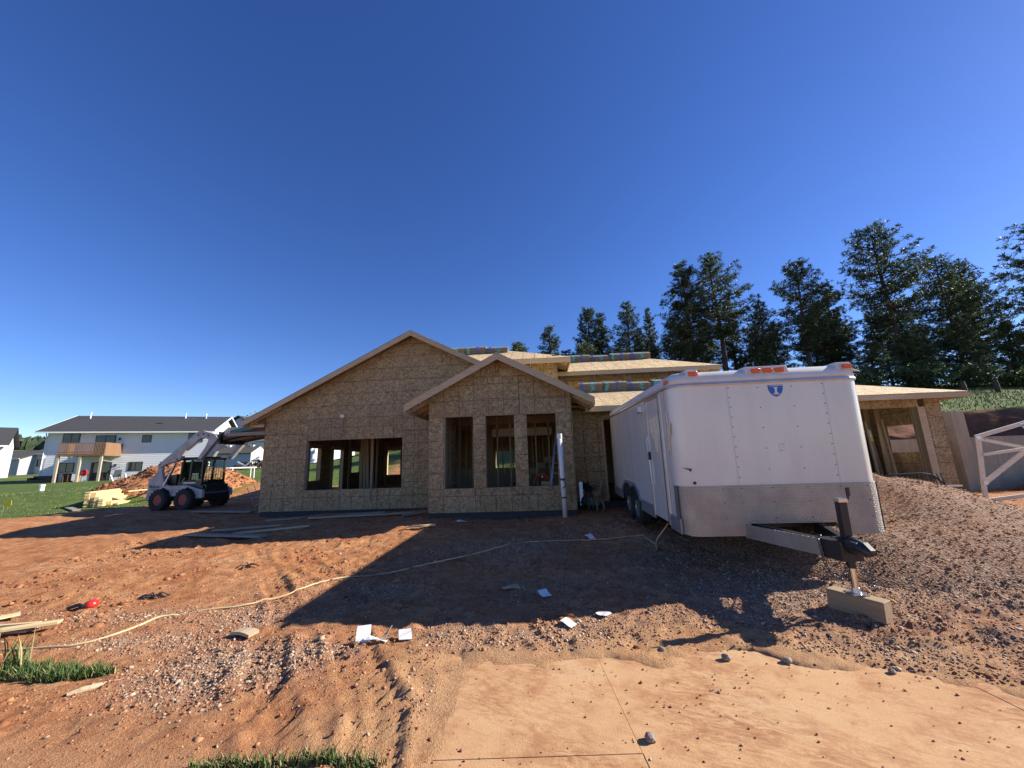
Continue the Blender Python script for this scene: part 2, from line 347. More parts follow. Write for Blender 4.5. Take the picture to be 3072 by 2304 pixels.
def ground_h(x, y, micro=True):
    z = base_h(x, y)
    if micro:
        near = sstep(40, 16, np.hypot(x, y))
        lawn = lawn_mask(x, y); soil = (1-0.75*lawn)*near
        s_in = slab_in(x, y); w_in = walk_in(x, y)
        flat = np.maximum(sstep(-0.1, 0.25, s_in), 0.75*sstep(-0.1, 0.5, w_in+0.3*fbm(x, y, 1.1, 3, 90)))
        rough = (1-flat)
        n1 = fbm(x, y, 0.55, 4, 1)*0.055
        clod = np.clip(fbm(x, y, 4.6, 4, 9), 0, 1)**1.2*0.075*(0.35+0.65*sstep(-0.2, 0.5, fbm(x, y, 0.8, 3, 21)))
        n3 = fbm(x, y, 11, 3, 14)*0.020
        furrow = fbm(x*0.22-y*0.12, y*1.0+x*0.42, 3.2, 3, 44)*0.045*sstep(3.2, 4.6, x)*sstep(7, 4, y)
        rdg = (1-np.abs(fbm(x, y, 3.1, 3, 29)))**3*0.03*sstep(-0.1, 0.5, fbm(x, y, 0.45, 2, 83))
        z = z + soil*rough*(n1+clod+n3+furrow+rdg) + soil*(1-0.35*flat)*(1-sstep(0.0,0.1,s_in))*track_h(x, y)
        z = z + soil*flat*fbm(x, y, 18, 3, 15)*0.002
        z = z - 0.13*sstep(-0.02, 0.30, s_in-0.06+0.42*fbm(x, y, 1.7, 5, 61)*sstep(0.9,0.1,s_in))*sstep(0.0,0.06,s_in)
    return z
def gz(x, y, micro=False): return float(ground_h(np.array([float(x)]), np.array([float(y)]), micro)[0])
def graded(a, b, segs):
    out = [a]
    for e, st0, st1 in segs:
        s = out[-1]; n = max(2, int((e-s)/((st0+st1)/2))); q = st1/st0; k = np.arange(1, n+1)
        if abs(q-1) < 1e-6: p = k/n
        else: w = q**(np.arange(n)/n); p = np.cumsum(w)/w.sum()
        out += list(s+(e-s)*p)
    return np.array(out)
xs_pos = graded(0, 0, [(5.5,0.032,0.034),(9,0.034,0.06),(18,0.06,0.2),(60,0.2,1.2),(700,1.2,30)])
xs = np.concatenate([-xs_pos[::-1][:-1], xs_pos])
ys = np.concatenate([graded(-12, 0, [(1.4,0.8,0.06)])[:-1], graded(1.4, 0, [(5.5,0.030,0.034),(9.0,0.034,0.055),(12.9,0.055,0.1),(13.35,0.05,0.05),(20,0.08,0.25),(60,0.25,1.2),(800,1.2,35)])])
GX, GY = np.meshgrid(xs, ys); gx, gy = GX.ravel(), GY.ravel()
GZ = ground_h(gx, gy)
nx, ny = len(xs), len(ys)
idx = np.arange(nx*ny).reshape(ny, nx)
F = np.stack([idx[:-1,:-1], idx[:-1,1:], idx[1:,1:], idx[1:,:-1]], -1).reshape(-1, 4)
grass = lawn_mask(gx, gy); grav = gravel_d(gx, gy)
dust = np.clip(0.5+0.5*fbm(gx, gy, 0.35, 4, 81), 0, 1)
road = sstep(0.5, 0.0, np.abs(gy-58-0.12*(gx+60))/3-0.6)*sstep(-30, -40, gx)
bankm = sstep(13.0,13.3,gy)*sstep(16.6,15.6,gy)*sstep(12.2,12.5,gx)
zone = np.stack([grass*(1-road), grav, np.maximum(dust, road), np.maximum(sstep(-0.3, 0.6, walk_in(gx, gy)), road)], -1)

t = NT('red_site_soil'); co = t.co('Position'); at = t.n('ShaderNodeVertexColor', layer_name='zone'); sp = t.n('ShaderNodeSeparateColor'); t.l(at.outputs['Color'], sp.inputs[0])
n1 = t.noise(t.map(t.map(co, rot=(0,0,0.5)),(1,2.2,1)), 0.8, 7, 0.68); n2 = t.noise(co, 6, 6, 0.75); n3 = t.noise(co, 45, 4, 0.7)
soil = t.ramp(n1, [(0.30,(0.37,0.145,0.058)),(0.5,(0.51,0.24,0.105)),(0.70,(0.62,0.345,0.175))])
soil = t.mix(t.ramp(n2, [(0.38,(0.75,0.75,0.75)),(0.54,(0,0,0))]), soil, (0.29,0.10,0.042))
soil = t.mix(t.ramp(n3, [(0.38,(0.45,0.45,0.45)),(0.52,(0,0,0))]), soil, (0.26,0.105,0.05))
soil = t.mix(t.ramp(n3, [(0.6,(0,0,0)),(0.78,(0.6,0.6,0.6))]), soil, (0.58,0.36,0.21))
soil = t.mix(t.math('MULTIPLY', at.outputs['Alpha'], t.ramp(n1, [(0.3,(0.35,0.35,0.35)),(0.7,(0.8,0.8,0.8))])), soil, (0.50,0.265,0.14))
gcol = t.ramp(t.vor(co, 34, 'Color'), [(0.1,(0.16,0.115,0.09)),(0.5,(0.30,0.23,0.18)),(0.9,(0.48,0.41,0.34))])
soil = t.mix(t.math('MULTIPLY', sp.outputs[1], 0.7), soil, gcol)
gr = t.ramp(t.noise(co, 3.0, 6, 0.7), [(0.3,(0.045,0.075,0.018)),(0.5,(0.085,0.135,0.030)),(0.72,(0.16,0.195,0.055))])
gr = t.mix(t.ramp(t.noise(co, 22, 3, 0.7), [(0.5,(0,0,0)),(0.7,(0.55,0.55,0.55))]), gr, (0.17,0.17,0.06))
shade_at = t.n('ShaderNodeVertexColor', layer_name='bank_shade'); soil = t.mix(t.math('MULTIPLY', shade_at.outputs['Color'], 0.85), soil, t.ramp(n2, [(0.35,(0.085,0.030,0.018)),(0.65,(0.19,0.072,0.038))]))  # cut bank darkened in the soil colour to stand for pine shade
ap = t.n('ShaderNodeVertexColor', layer_name='apron'); soil = t.mix(t.math('MULTIPLY', ap.outputs['Color'], t.ramp(n2, [(0.35,(0.35,0.35,0.35)),(0.6,(1,1,1))])), soil, (0.53,0.31,0.155))
t.base(t.mix(sp.outputs[0], soil, gr)); t.set(Roughness=0.95, Specular_IOR_Level=0.15)
bh = t.math('ADD', n3, t.math('MULTIPLY', t.noise(co, 130, 3, 0.7), 0.6)); t.bump(bh, 1.0, 0.026); M['soil'] = t.m
ground = np_mesh('ground', np.stack([gx, gy, GZ], -1), F, M['soil'], True, {'zone': ('POINT', zone), 'bank_shade': ('POINT', np.stack([bankm]*4,-1)), 'apron': ('POINT', np.stack([0.9*sstep(-0.75,0.05,slab_in(gx,gy)+0.45*fbm(gx,gy,1.4,4,37))]*4,-1))})
tag(ground, kind='structure')

# ------------------------------------------------------------------ concrete apron (dusted with red soil) : panels are parts
t = NT('dusty_concrete'); co = t.co('Position')
n1 = t.noise(co, 0.8, 5, 0.6); n2 = t.noise(t.map(co, (1,1,1), (0,0,0.5)), 3.5, 6, 0.72); n3 = t.noise(t.map(t.map(co, rot=(0,0,0.63)), (1.6,9,1)), 1.5, 6, 0.72)
c = t.ramp(n1, [(0.3,(0.49,0.275,0.135)),(0.55,(0.55,0.335,0.17)),(0.8,(0.49,0.36,0.22))])
c = t.mix(t.ramp(n2, [(0.51,(0,0,0)),(0.66,(0.9,0.9,0.9))]), c, (0.38,0.18,0.085))
brk = t.ramp(t.noise(co, 1.1, 4, 0.65), [(0.42,(0.08,0.08,0.08)),(0.62,(1,1,1))]); n4 = t.noise(t.map(t.map(co, rot=(0,0,0.45)), (2.2,6,1)), 2.6, 7, 0.8, 1.2)
c = t.mix(t.math('MULTIPLY', brk, t.ramp(n4, [(0.43,(0,0,0)),(0.57,(0.95,0.95,0.95))])), c, (0.32,0.14,0.064))
c = t.mix(t.ramp(n3, [(0.56,(0,0,0)),(0.72,(0.5,0.5,0.5))]), c, (0.38,0.19,0.09))
c = t.mix(t.ramp(t.noise(co, 60, 3, 0.7), [(0.5,(0,0,0)),(0.75,(0.4,0.4,0.4))]), c, (0.30,0.16,0.09))
t.base(c); t.set(Roughness=0.92, Specular_IOR_Level=0.2)
t.bump(t.math('ADD', t.noise(co, 90, 4, 0.7), t.math('MULTIPLY', n2, 0.8)), 0.45, 0.006); M['slab'] = t.m
drive = thing('driveway', (0,0,0)); tag(drive, kind='structure')
def panel(pts, dz):
    MB().prism([(x,y,-0.12) for x,y in pts], (0,0,0.12+dz)).build('concrete_panel', M['slab'], drive, bevel=0.002)
G = 0.0016; tp = lambda x: float(slab_top(x))
panel([(SLAB_X0,2.62+G),(0.69-G,2.62+G),(0.66-G,tp(.66)),(SLAB_X0,tp(SLAB_X0))], .002); panel([(0.69+G,2.62+G),(3.25-G,2.62+G),(3.25-G,tp(3.25)),(2.2,tp(2.2)),(0.66+G,tp(.66))], -.001)
panel([(3.25+G,2.62+G),(4.53,2.62+G),(3.25+G,tp(3.26))], .001); panel([(SLAB_X0,1.2),(0.72-G,1.2),(0.69-G,2.62-G),(SLAB_X0,2.62-G)], 0.0); panel([(0.72+G,1.2),(3.25-G,1.2),(3.25-G,2.62-G),(0.69+G,2.62-G)], .003); panel([(3.25+G,1.2),(5.5,1.2),(5.5,2.14),(4.54,2.62-G),(3.25+G,2.62-G)], .001)

# ------------------------------------------------------------------ loose stones (uncountable) as one mesh
def rocks_mesh(P, S, colors, name, mat, parent=None, flat=0.7):
    """P (n,3) centres, S (n,) sizes; irregular 8-vertex stones"""
    n = len(P); base = np.array([(-1,-1,-.8),(1,-1,-.8),(1,1,-.8),(-1,1,-.8),(-.7,-.7,.8),(.7,-.7,.8),(.7,.7,.8),(-.7,.7,.8)])
    B = base[None]*(1+RNG.uniform(-.38,.38,(n,8,3))); B[:,:,2] *= flat
    B *= (S[:,None]*0.5)[:,:,None]*RNG.uniform(0.7,1.3,(n,1,3))
    a = RNG.uniform(0,2*np.pi,n); ca,sa = np.cos(a),np.sin(a); tl = RNG.uniform(-.6,.6,n); ct,st = np.cos(tl),np.sin(tl)
    x,y,z = B[:,:,0],B[:,:,1],B[:,:,2]; y2 = y*ct[:,None]-z*st[:,None]; z2 = y*st[:,None]+z*ct[:,None]
    X = x*ca[:,None]-y2*sa[:,None]; Y = x*sa[:,None]+y2*ca[:,None]
    V = np.stack([X,Y,z2],-1)+P[:,None,:]
    f = np.array([(0,3,2,1),(4,5,6,7),(0,1,5,4),(1,2,6,5),(2,3,7,6),(3,0,4,7)])
    Fq = (f[None]+(np.arange(n)*8)[:,None,None]).reshape(-1,4)
    return np_mesh(name, V.reshape(-1,3), Fq, mat, False, {'tone': ('FACE', np.repeat(colors,6,0))}, parent)
t = NT('stone_chips'); a = t.n('ShaderNodeAttribute', attribute_name='tone'); t.base(t.mix(t.math('MULTIPLY', t.noise(t.co('Position'), 90, 3), 0.5), a.outputs['Color'], (0.14,0.07,0.04))); t.set(Roughness=0.9, Specular_IOR_Level=0.2); M['stone'] = t.m
def rock_cols(n, red=0.3, lift=1.0):
    pal = np.array([(0.52,0.385,0.265),(0.42,0.30,0.20),(0.30,0.19,0.12),(0.60,0.47,0.34),(0.38,0.285,0.215)])
    rp = np.array([(0.38,0.165,0.08),(0.27,0.105,0.05),(0.46,0.24,0.125)])
    c = pal[RNG.integers(0,5,n)]; r = rp[RNG.integers(0,3,n)]; k = RNG.random(n) < red
    c = np.where(k[:,None], r, c)*RNG.uniform(0.8,1.15,(n,1))*lift
    return np.concatenate([c, np.ones((n,1))], 1)
# candidate scatter over the near ground, kept by density
N = 560000
cx = RNG.uniform(-8, 9.5, N); cy = 1.6+(RNG.random(N)**1.5)*9.0
dens = gravel_d(cx, cy)**1.25*np.where(cx < -1.2, 1.5, 0.85) + 0.03 + 0.06*np.clip(fbm(cx, cy, 1.1, 3, 55), 0, 1)
si = slab_in(cx, cy); dens = np.where(si > 0.03, 0.006+0.05*sstep(0.9,0.0,si)*np.clip(fbm(cx,cy,2.0,3,8),0,1)+0.09*np.clip(fbm(cx*.8+cy*.6,cy*2.2-cx*1.2,1.1,4,77)-.12,0,1)+0.10*np.exp(-((cx-0.69)/.06)**2)*np.clip(fbm(cx,cy,1.5,2,4),0,1)+0.10*np.exp(-((cy-2.62)/.05)**2)*np.clip(fbm(cx,cy,1.5,2,6),0,1), dens)
dens = np.where((lawn_mask(cx,cy) > 0.3), 0, dens)
keep = RNG.random(N) < dens; cx, cy = cx[keep], cy[keep]; n = len(cx)
S = np.clip(RNG.lognormal(-4.55, 0.40, n), 0.006, 0.045); S = np.where(slab_in(cx,cy) > 0.03, S*0.8, S)
cz = ground_h(cx, cy); cz = np.where(slab_in(cx,cy) > 0.02, np.maximum(cz, 0.003), cz)
g = gravel_d(cx, cy)
cols = rock_cols(n, 0.3); rc = rock_cols(n, 0.95); cols = np.where((RNG.random(n) > g*1.3+0.12)[:,None], rc, cols)
tag(rocks_mesh(np.stack([cx,cy,cz+S*0.10],-1), S, cols, 'loose_gravel', M['stone']), 'loose stone chips and clods strewn over the red soil', 'gravel', kind='stuff')
# crumbly clods torn up in patches by wheels
N = 150000; kx = RNG.uniform(-9, 9, N); ky = 2.4+(RNG.random(N)**1.4)*8.5
cd = np.clip(fbm(kx, ky, 0.75, 4, 303)+0.05, 0, 1)*np.clip(fbm(kx, ky, 3.0, 3, 305)+0.15, 0, 1)*1.6*(1-sstep(-0.05,0.05,slab_in(kx,ky)))*(lawn_mask(kx,ky) < .2)
kk = RNG.random(N) < cd; kx, ky = kx[kk], ky[kk]; n2_ = len(kx); KS = np.clip(RNG.lognormal(-3.75, 0.5, n2_), 0.01, 0.09)
kc = np.array([(0.36,0.15,0.065),(0.28,0.105,0.045),(0.44,0.21,0.095)])[RNG.integers(0,3,n2_)]*RNG.uniform(.8,1.15,(n2_,1))
tag(rocks_mesh(np.stack([kx,ky,ground_h(kx,ky)+KS*.05],-1), KS, np.concatenate([kc,np.ones((n2_,1))],1), 'soil_clods', M['stone'], None, .6), 'crumbly red soil clods torn up by wheels', 'soil', kind='stuff')
print('stones', n, n2_)

# ------------------------------------------------------------------ grass blades
t = NT('grass_blades'); a = t.n('ShaderNodeAttribute', attribute_name='tone'); t.base(a.outputs['Color']); t.set(Roughness=0.6, Specular_IOR_Level=0.3); M['grass'] = t.m
def blades(name, px, py, hmin, hmax, w, label=None, parent=None, dry=0.2, lean=0.5):
    n = len(px); z = ground_h(px, py); z = np.where(slab_in(px,py) > 0.02, np.maximum(z, 0), z)
    h = RNG.uniform(hmin, hmax, n); a = RNG.uniform(0, 2*np.pi, n); le = RNG.uniform(0.1, lean, n)*h; ww = w*RNG.uniform(0.6,1.3,n)
    dx, dy = np.cos(a), np.sin(a); b = np.stack([px,py,z-0.01],-1); sx = np.stack([-dy*ww,dx*ww,0*ww],-1)
    m1 = b+np.stack([dx*le*0.35,dy*le*0.35,h*0.6],-1); tip = b+np.stack([dx*le,dy*le,h],-1)
    V = np.stack([b-sx, b+sx, m1+sx*0.7, m1-sx*0.7, tip+sx*0.12, tip-sx*0.12], 1).reshape(-1,3)
    f = np.array([(0,1,2,3),(3,2,4,5)]); F_ = (f[None]+(np.arange(n)*6)[:,None,None]).reshape(-1,4)
    g = np.array([(0.06,0.11,0.025),(0.09,0.15,0.035),(0.045,0.085,0.02)])[RNG.integers(0,3,n)]; d = np.array([(0.26,0.22,0.10)])
    c = np.where((RNG.random(n) < dry)[:,None], d, g)*RNG.uniform(0.7,1.25,(n,1)); c = np.concatenate([c,np.ones((n,1))],1)
    o = np_mesh(name, V, F_, M['grass'], False, {'tone': ('FACE', np.repeat(c,2,0))}, parent)
    if label: tag(o, label, 'grass', kind='stuff')
    return o
def clump(n, cx, cy, rx, ry, rot=0):
    a = RNG.uniform(0,2*np.pi,n); r = np.sqrt(RNG.random(n)); x = r*np.cos(a)*rx; y = r*np.sin(a)*ry
    return cx+x*math.cos(rot)-y*math.sin(rot), cy+x*math.sin(rot)+y*math.cos(rot)
px, py = clump(1500, -4.15, 3.72, 0.48, 0.12, -0.10); p2 = clump(400, -3.75, 3.74, 0.25, 0.07, -0.1); p3 = clump(40, -4.55, 3.80, 0.25, 0.10)
blades('grass_tuft', np.concatenate([px,p2[0]]), np.concatenate([py,p2[1]]), 0.03, 0.11, 0.005, 'green grass tuft between the bare soil and the gravel patch', lean=0.9)
blades('tall_weed', p3[0], p3[1], 0.15, 0.36, 0.008, 'taller weed blades standing beside the stacked planks', lean=0.6)
p4 = clump(800, -1.45, 2.60, 0.52, 0.045, -0.02); p5 = clump(260, -1.0, 2.60, 0.2, 0.05)
blades('verge_grass', np.concatenate([p4[0],p5[0]]), np.concatenate([p4[1],p5[1]]), 0.02, 0.085, 0.0045, 'strip of rough grass along the pavement edge beside the apron', lean=0.9, dry=0.3)
# lawn blades near the lawn edges (left) and on the hillside edge
nl = 26000; lx = RNG.uniform(-34,-13,nl); ly = RNG.uniform(12.5,24,nl); k = lawn_mask(lx,ly) > RNG.random(nl)*0.8+0.15
blades('lawn_grass', lx[k], ly[k], 0.015, 0.045, 0.012, 'mown green lawn running up to the white houses', dry=0.3)
nl = 24000; lx = RNG.uniform(13,40,nl); ly = RNG.uniform(15,32,nl); k = lawn_mask(lx,ly) > RNG.random(nl)*0.8+0.2
blades('hillside_grass', lx[k], ly[k], 0.04, 0.15, 0.014, 'rough grass on the hillside under the pines', dry=0.35)
# ------------------------------------------------------------------ the OSB house under construction
HYAW = rad(-3.5); HO = Vector((-2.2275, 10.2, 0))
house = thing('unfinished_house', HO, (0,0,HYAW), 'unfinished house sheathed in raw OSB with open window holes and bare roof decking', 'house')
HM = Matrix.Translation(HO) @ Matrix.Rotation(HYAW, 4, 'Z')
def H(u, v, z): return HM @ Vector((u, v, z))
def clip(poly, a, b):          # keep left of a->b (2D)
    out = []; n = len(poly)
    def sd(p): return (b[0]-a[0])*(p[1]-a[1])-(b[1]-a[1])*(p[0]-a[0])
    for i in range(n):
        p, q = poly[i], poly[(i+1)%n]; s, t_ = sd(p), sd(q)
        if s >= 0: out.append(p)
        if (s > 0 and t_ < 0) or (s < 0 and t_ > 0):
            k = s/(s-t_); out.append((p[0]+(q[0]-p[0])*k, p[1]+(q[1]-p[1])*k))
    return out
def area(p): return 0.5*sum(p[i][0]*p[(i+1)%len(p)][1]-p[(i+1)%len(p)][0]*p[i][1] for i in range(len(p)))
def sheet(parent, poly, o, ex, ey, th, mat, name, uvo=(0,0)):
    """one board: polygon in (a,b) metres on the plane o + a ex + b ey, thickness th along ex x ey"""
    o = Vector(o); ex = Vector(ex).normalized(); ey = Vector(ey).normalized(); nn = ex.cross(ey)
    n = len(poly); b = [o+ex*p[0]+ey*p[1] for p in poly]; vs = b+[p+nn*th for p in b]
    fs = [tuple(range(n-1,-1,-1)), tuple(range(n, 2*n))]+[(i,(i+1)%n,(i+1)%n+n,i+n) for i in range(n)]
    me = bpy.data.meshes.new(name); me.from_pydata([tuple(v) for v in vs], [], fs); uv = me.uv_layers.new(name='UVMap')
    for pl in me.polygons:
        for li in pl.loop_indices:
            p = poly[me.loops[li].vertex_index % n]; uv.data[li].uv = (p[0]-uvo[0], p[1]-uvo[1])
    me.materials.append(mat); return link(name, me, parent)
def sheathe(parent, rects, bound, o, ex, ey, th, mat, name='osb_panel', gap=0.004):
    for r in rects:
        x0,z0,x1,z1 = r[:4]; m = r[4] if len(r) > 4 else mat
        p = [(x0+gap,z0+gap),(x1-gap,z0+gap),(x1-gap,z1-gap),(x0+gap,z1-gap)]
        for i in range(len(bound)): 
            if len(p) >= 3: p = clip(p, bound[i], bound[(i+1)%len(bound)])
        if len(p) >= 3 and area(p) > 0.01: sheet(parent, p, o, ex, ey, th, m, name, (x0+0.19, z0+0.2))
def tiles(x0, z0, x1, z1, w, h, stagger=True):
    out = []; j = 0; z = z0
    while z < z1-1e-6:
        x = x0-(w/2 if stagger and j % 2 else 0)
        while x < x1-1e-6: out.append((max(x,x0), z, min(x+w,x1), min(z+h,z1))); x += w
        z += h; j += 1
    return out
TH = 0.012
# ---- bay gable (front plane v = 0)
bs = 0.525; bapex = 4.46-0.20; bayroof = lambda u: 4.46-0.03-bs*abs(u-1.88)
bound = [(0,0.44),(3.75,0.44),(3.75,bayroof(3.75)-0.03),(1.88,bayroof(1.88)-0.03),(0,bayroof(0)-0.03)]
R_ = [(0,.44,1.34,1.03),(1.34,.44,2.4,1.03),(2.4,.44,3.75,1.03),(0,1.03,.42,2.87),(1.17,1.03,1.50,2.87),(2.25,1.03,2.58,2.87),(3.34,1.03,3.75,2.87),
      (0,2.87,1.19,3.30),(1.19,2.87,2.41,3.32),(2.41,2.87,3.75,3.32),(0,3.30,1.19,3.92),(1.19,3.32,2.41,3.92),(2.41,3.32,3.75,3.92),(0.6,3.92,1.88,4.6),(1.88,3.92,3.2,4.6)]
sheathe(house, R_, bound, (0,0,0), (1,0,0), (0,0,1), TH, M['osb'])
# bay side walls
sheathe(house, [(0,.44,1.22,3.5),(1.22,.44,2.25,3.5)], [(0,.44),(2.25,.44),(2.25,3.4),(0,3.4)], (0.0,2.25,0), (0,-1,0), (0,0,1), TH, M['osb'])
sheathe(house, [(0,.44,1.2,3.4)], [(0,.44),(1.2,.44),(1.2,3.4),(0,3.4)], (3.75,0.0,0), (0,1,0), (0,0,1), TH, M['osb'])
# ---- main gable (v = 2.25)
mroof = lambda u: 6.02-0.03-0.507*abs(u+1.2)
bound = [(-6.18,.33),(3.6,.33),(3.6,mroof(3.6)-.03),(-1.2,mroof(-1.2)-.03),(-6.18,mroof(-6.18)-.03)]
R_ = [(-6.18,.33,-4.98,2.77),(-4.98,.33,-4.71,2.77),(-4.71,.33,-3.5,.96),(-3.5,.33,-2.28,.96),(-2.28,.33,-1.52,.96),(-1.52,.33,-.98,2.77),(-.98,.33,0.24,2.77),
      (-4.71,2.54,-3.4,3.25),(-3.4,2.54,-2.2,3.25),(-2.2,2.54,-1.52,3.25),(-6.18,2.77,-4.71,3.25),(-1.52,2.77,-.3,3.25),(-.3,2.77,.24,3.25)]
sheathe(house, R_, bound, (0,2.25,0), (1,0,0), (0,0,1), TH, M['osb'])
sheathe(house, tiles(-6.18,3.25,3.6,6.2,2.44,1.22), bound, (0,2.25,0), (1,0,0), (0,0,1), TH, M['osb_rows'])
# side and back walls of the main block
LH_ = [(2.07,1.37,3.14,2.36),(3.97,.60,4.81,2.40),(5.83,1.16,6.58,2.43)]      # openings in the left wall
lx_ = [0,1.0,2.07,3.14,3.97,4.81,5.83,6.58,7.8,9.0]; lw = []
for a_, b_ in zip(lx_[:-1], lx_[1:]):
    hl = [h for h in LH_ if abs(h[0]-a_) < .01]
    lw += [(a_,.33,b_,hl[0][1]),(a_,hl[0][3],b_,3.5)] if hl else [(a_,.33,b_,3.5)]
sheathe(house, lw, [(0,.33),(9,.33),(9,3.425),(0,3.425)], (-6.18,11.25,0), (0,-1,0), (0,0,1), TH, M['osb'], gap=0)
for x0,z0,x1,z1 in LH_:
    v0, v1 = 11.25-x1, 11.25-x0
    MB().box(-6.16,v0-.04,z0,-6.03,v0,z1).build('jamb', M['lumber'], house); MB().box(-6.16,v1,z0,-6.03,v1+.04,z1).build('jamb', M['lumber'], house); MB().box(-6.16,v0-.04,z0-.04,-6.03,v1+.04,z0).build('sill', M['lumber'], house); MB().box(-6.16,v0-.04,z1,-6.03,v1+.04,z1+.15).build('header', M['lumber'], house)
HOLES = [(-5.48,1.14,-4.75,2.45),(.55,1.0,1.6,2.2)]
xb = [-6.18,-5.48,-4.75,-3.4,-2.2,-1.0,.55,1.6,3.6,9.0]
bw = []
for a, b in zip(xb[:-1], xb[1:]):
    hl = [h for h in HOLES if abs(h[0]-a) < .01]
    if hl: bw += [(a,.33,b,hl[0][1]),(a,hl[0][3],b,3.4)]
    else: bw += [(a,.33,b,3.4)]
sheathe(house, bw, [(-6.18,.33),(9,.33),(9,3.4),(-6.18,3.4)], (0,11.25,0), (1,0,0), (0,0,1), TH, M['osb'], gap=0)
sheathe(house, tiles(-6.18,3.4,3.6,6.2,2.44,1.22), [(-6.18,3.4),(3.6,3.4),(3.6,mroof(3.6)-.03),(-1.2,mroof(-1.2)-.03)], (0,11.26,0), (1,0,0), (0,0,1), TH, M['osb_rows'])
# ---- entry wall and garage front (v = 1.2)
R_ = [(3.77,.5,4.19,3.1),(4.19,.5,4.70,3.1),(4.70,2.75,5.62,3.1),(5.62,.5,6.8,3.1),(6.8,.5,8.02,3.1),(8.02,.5,8.5,3.1),(8.5,2.78,10.9,3.1),(10.9,2.78,13.30,3.1),(13.50,.45,13.9,3.1)]
sheathe(house, R_, [(3.7,.4),(14,.4),(14,3.05),(3.7,3.05)], (0,1.2,0), (1,0,0), (0,0,1), TH, M['osb'])
# ---- mid storey (v = 2.8) and upper storey (v = 4.2)
sheathe(house, tiles(-0.9,3.5,3.61,5.0,1.22,1.5), [(-.9,3.5),(3.61,3.5),(3.61,4.93),(-.9,4.93)], (0,2.8,0), (1,0,0), (0,0,1), TH, M['osb'])
sheathe(house, tiles(0,3.5,1.4,5.0,1.22,1.5), [(0,3.5),(1.4,3.5),(1.4,4.85),(0,4.85)], (3.61,2.8,0), (0,1,0), (0,0,1), TH, M['osb'])
uw = [(3.61,3.5,4.07,4.8)]; xs_ = [4.07,4.82,5.21,6.11,6.50,7.39,7.80,8.6,8.9]
for i in range(len(xs_)-1):
    a, b = xs_[i], xs_[i+1]
    if i % 2 == 0: uw += [(a,3.5,b,4.12),(a,4.56,b,4.8)]
    else: uw += [(a,3.5,b,4.8)]
sheathe(house, uw, [(3.6,3.5),(8.9,3.5),(8.9,4.72),(3.6,4.72)], (0,4.2,0), (1,0,0), (0,0,1), TH, M['osb'])
sheathe(house, tiles(0,3.3,3.9,4.8,1.22,1.5), [(0,3.3),(3.9,3.3),(3.9,4.72),(0,4.72)], (8.9,4.2,0), (0,1,0), (0,0,1), TH, M['osb'])
# garage right wall with two window holes (u = 13.9)
sheathe(house, [(0.02,.4,.75,3.05),(.75,.4,1.75,1.55),(.75,2.35,1.75,3.05),(1.75,.4,2.9,3.05),(2.9,.4,4.1,3.05),(4.1,.4,6.5,3.05)], [(0,.4),(6.5,.4),(6.5,3.05),(0,3.05)], (13.9,1.2,0), (0,1,0), (0,0,1), TH, M['osb'])
sheathe(house, tiles(8.9,.4,13.9,3.05,1.22,2.65,False), [(8.9,.4),(13.9,.4),(13.9,3.05),(8.9,3.05)], (0,7.7,0), (1,0,0), (0,0,1), TH, M['osb'])
# ---- framing: parts named stud / plate / header / jamb
def part_box(name, x0,y0,z0,x1,y1,z1, mat=None): return MB().box(x0,y0,z0,x1,y1,z1).build(name, mat or M['lumber'], house)
STUD = MB().box(-.019,-.07,0,.019,.07,1).mesh('stud', M['lumber'])
def stud(u, v, z0, z1, rot=0):
    o = link('stud', STUD, house); o.location = (u,v,z0); o.scale = (1,1,z1-z0); o.rotation_euler = (0,0,rot); return o
def opening(u0,z0,u1,z1,v,dep=.14):
    a = v+.002
    MB().box(u0-.038,a,z0,u0,a+dep,z1).build('jamb', M['lumber'], house); MB().box(u1,a,z0,u1+.038,a+dep,z1).build('jamb', M['lumber'], house)
    MB().box(u0-.04,a,z0-.04,u1+.04,a+dep,z0).build('sill', M['lumber'], house); MB().box(u0-.04,a,z1,u1+.04,a+dep,z1+.2).build('header', M['lumber'], house)
for u0,u1 in ((.42,1.17),(1.50,2.25),(2.58,3.34)): opening(u0,1.03,u1,2.87,0)
opening(-4.71,.96,-1.52,2.54,2.25)
for h in HOLES: opening(*h,11.1)
opening(8.5,.4,13.30,2.78,1.2)
part_box('post',13.30,1.19,.4,13.49,1.36,2.78); part_box('door_post',4.70,1.2,.5,4.76,1.35,2.75)
for i in range(4): opening(xs_[2*i],4.12,xs_[2*i+1],4.56,4.2)
# partitions seen through the openings
for u in np.arange(0.35,3.7,.406): stud(u,2.35,.45,3.2)
for v in np.arange(.35,2.2,.406): stud(.09,v,.45,3.2,math.pi/2); stud(3.66,v,.45,3.2,math.pi/2)
for u in np.arange(.2,3.7,.406): stud(u,5.6,.45,3.3)
for v in np.arange(2.6,5.6,.406): stud(1.0,v,.45,3.2,math.pi/2)
for u in np.arange(-5.9,-.2,.61): stud(u,7.6,.45,3.3) if not -5.2 < u < -1.6 else None
for u in np.arange(-6,3.5,.406):
    if not any(h[0]-.05 < u < h[2]+.05 for h in HOLES): stud(u,11.15,.45,3.3)
for v in np.arange(1.5,7.6,.406): stud(13.82,v,.4,3.0,math.pi/2) if not 1.95 < v < 2.95 else None
for u in np.arange(9.2,13.8,.406): stud(u,7.6,.4,3.0)
part_box('plate',.1,2.28,3.2,3.7,2.42,3.24); part_box('plate',.1,5.53,3.3,3.7,5.67,3.34); part_box('header',1.4,2.28,2.45,3.3,2.42,2.7)
part_box('beam',.2,2.9,2.9,3.7,3.0,3.15)
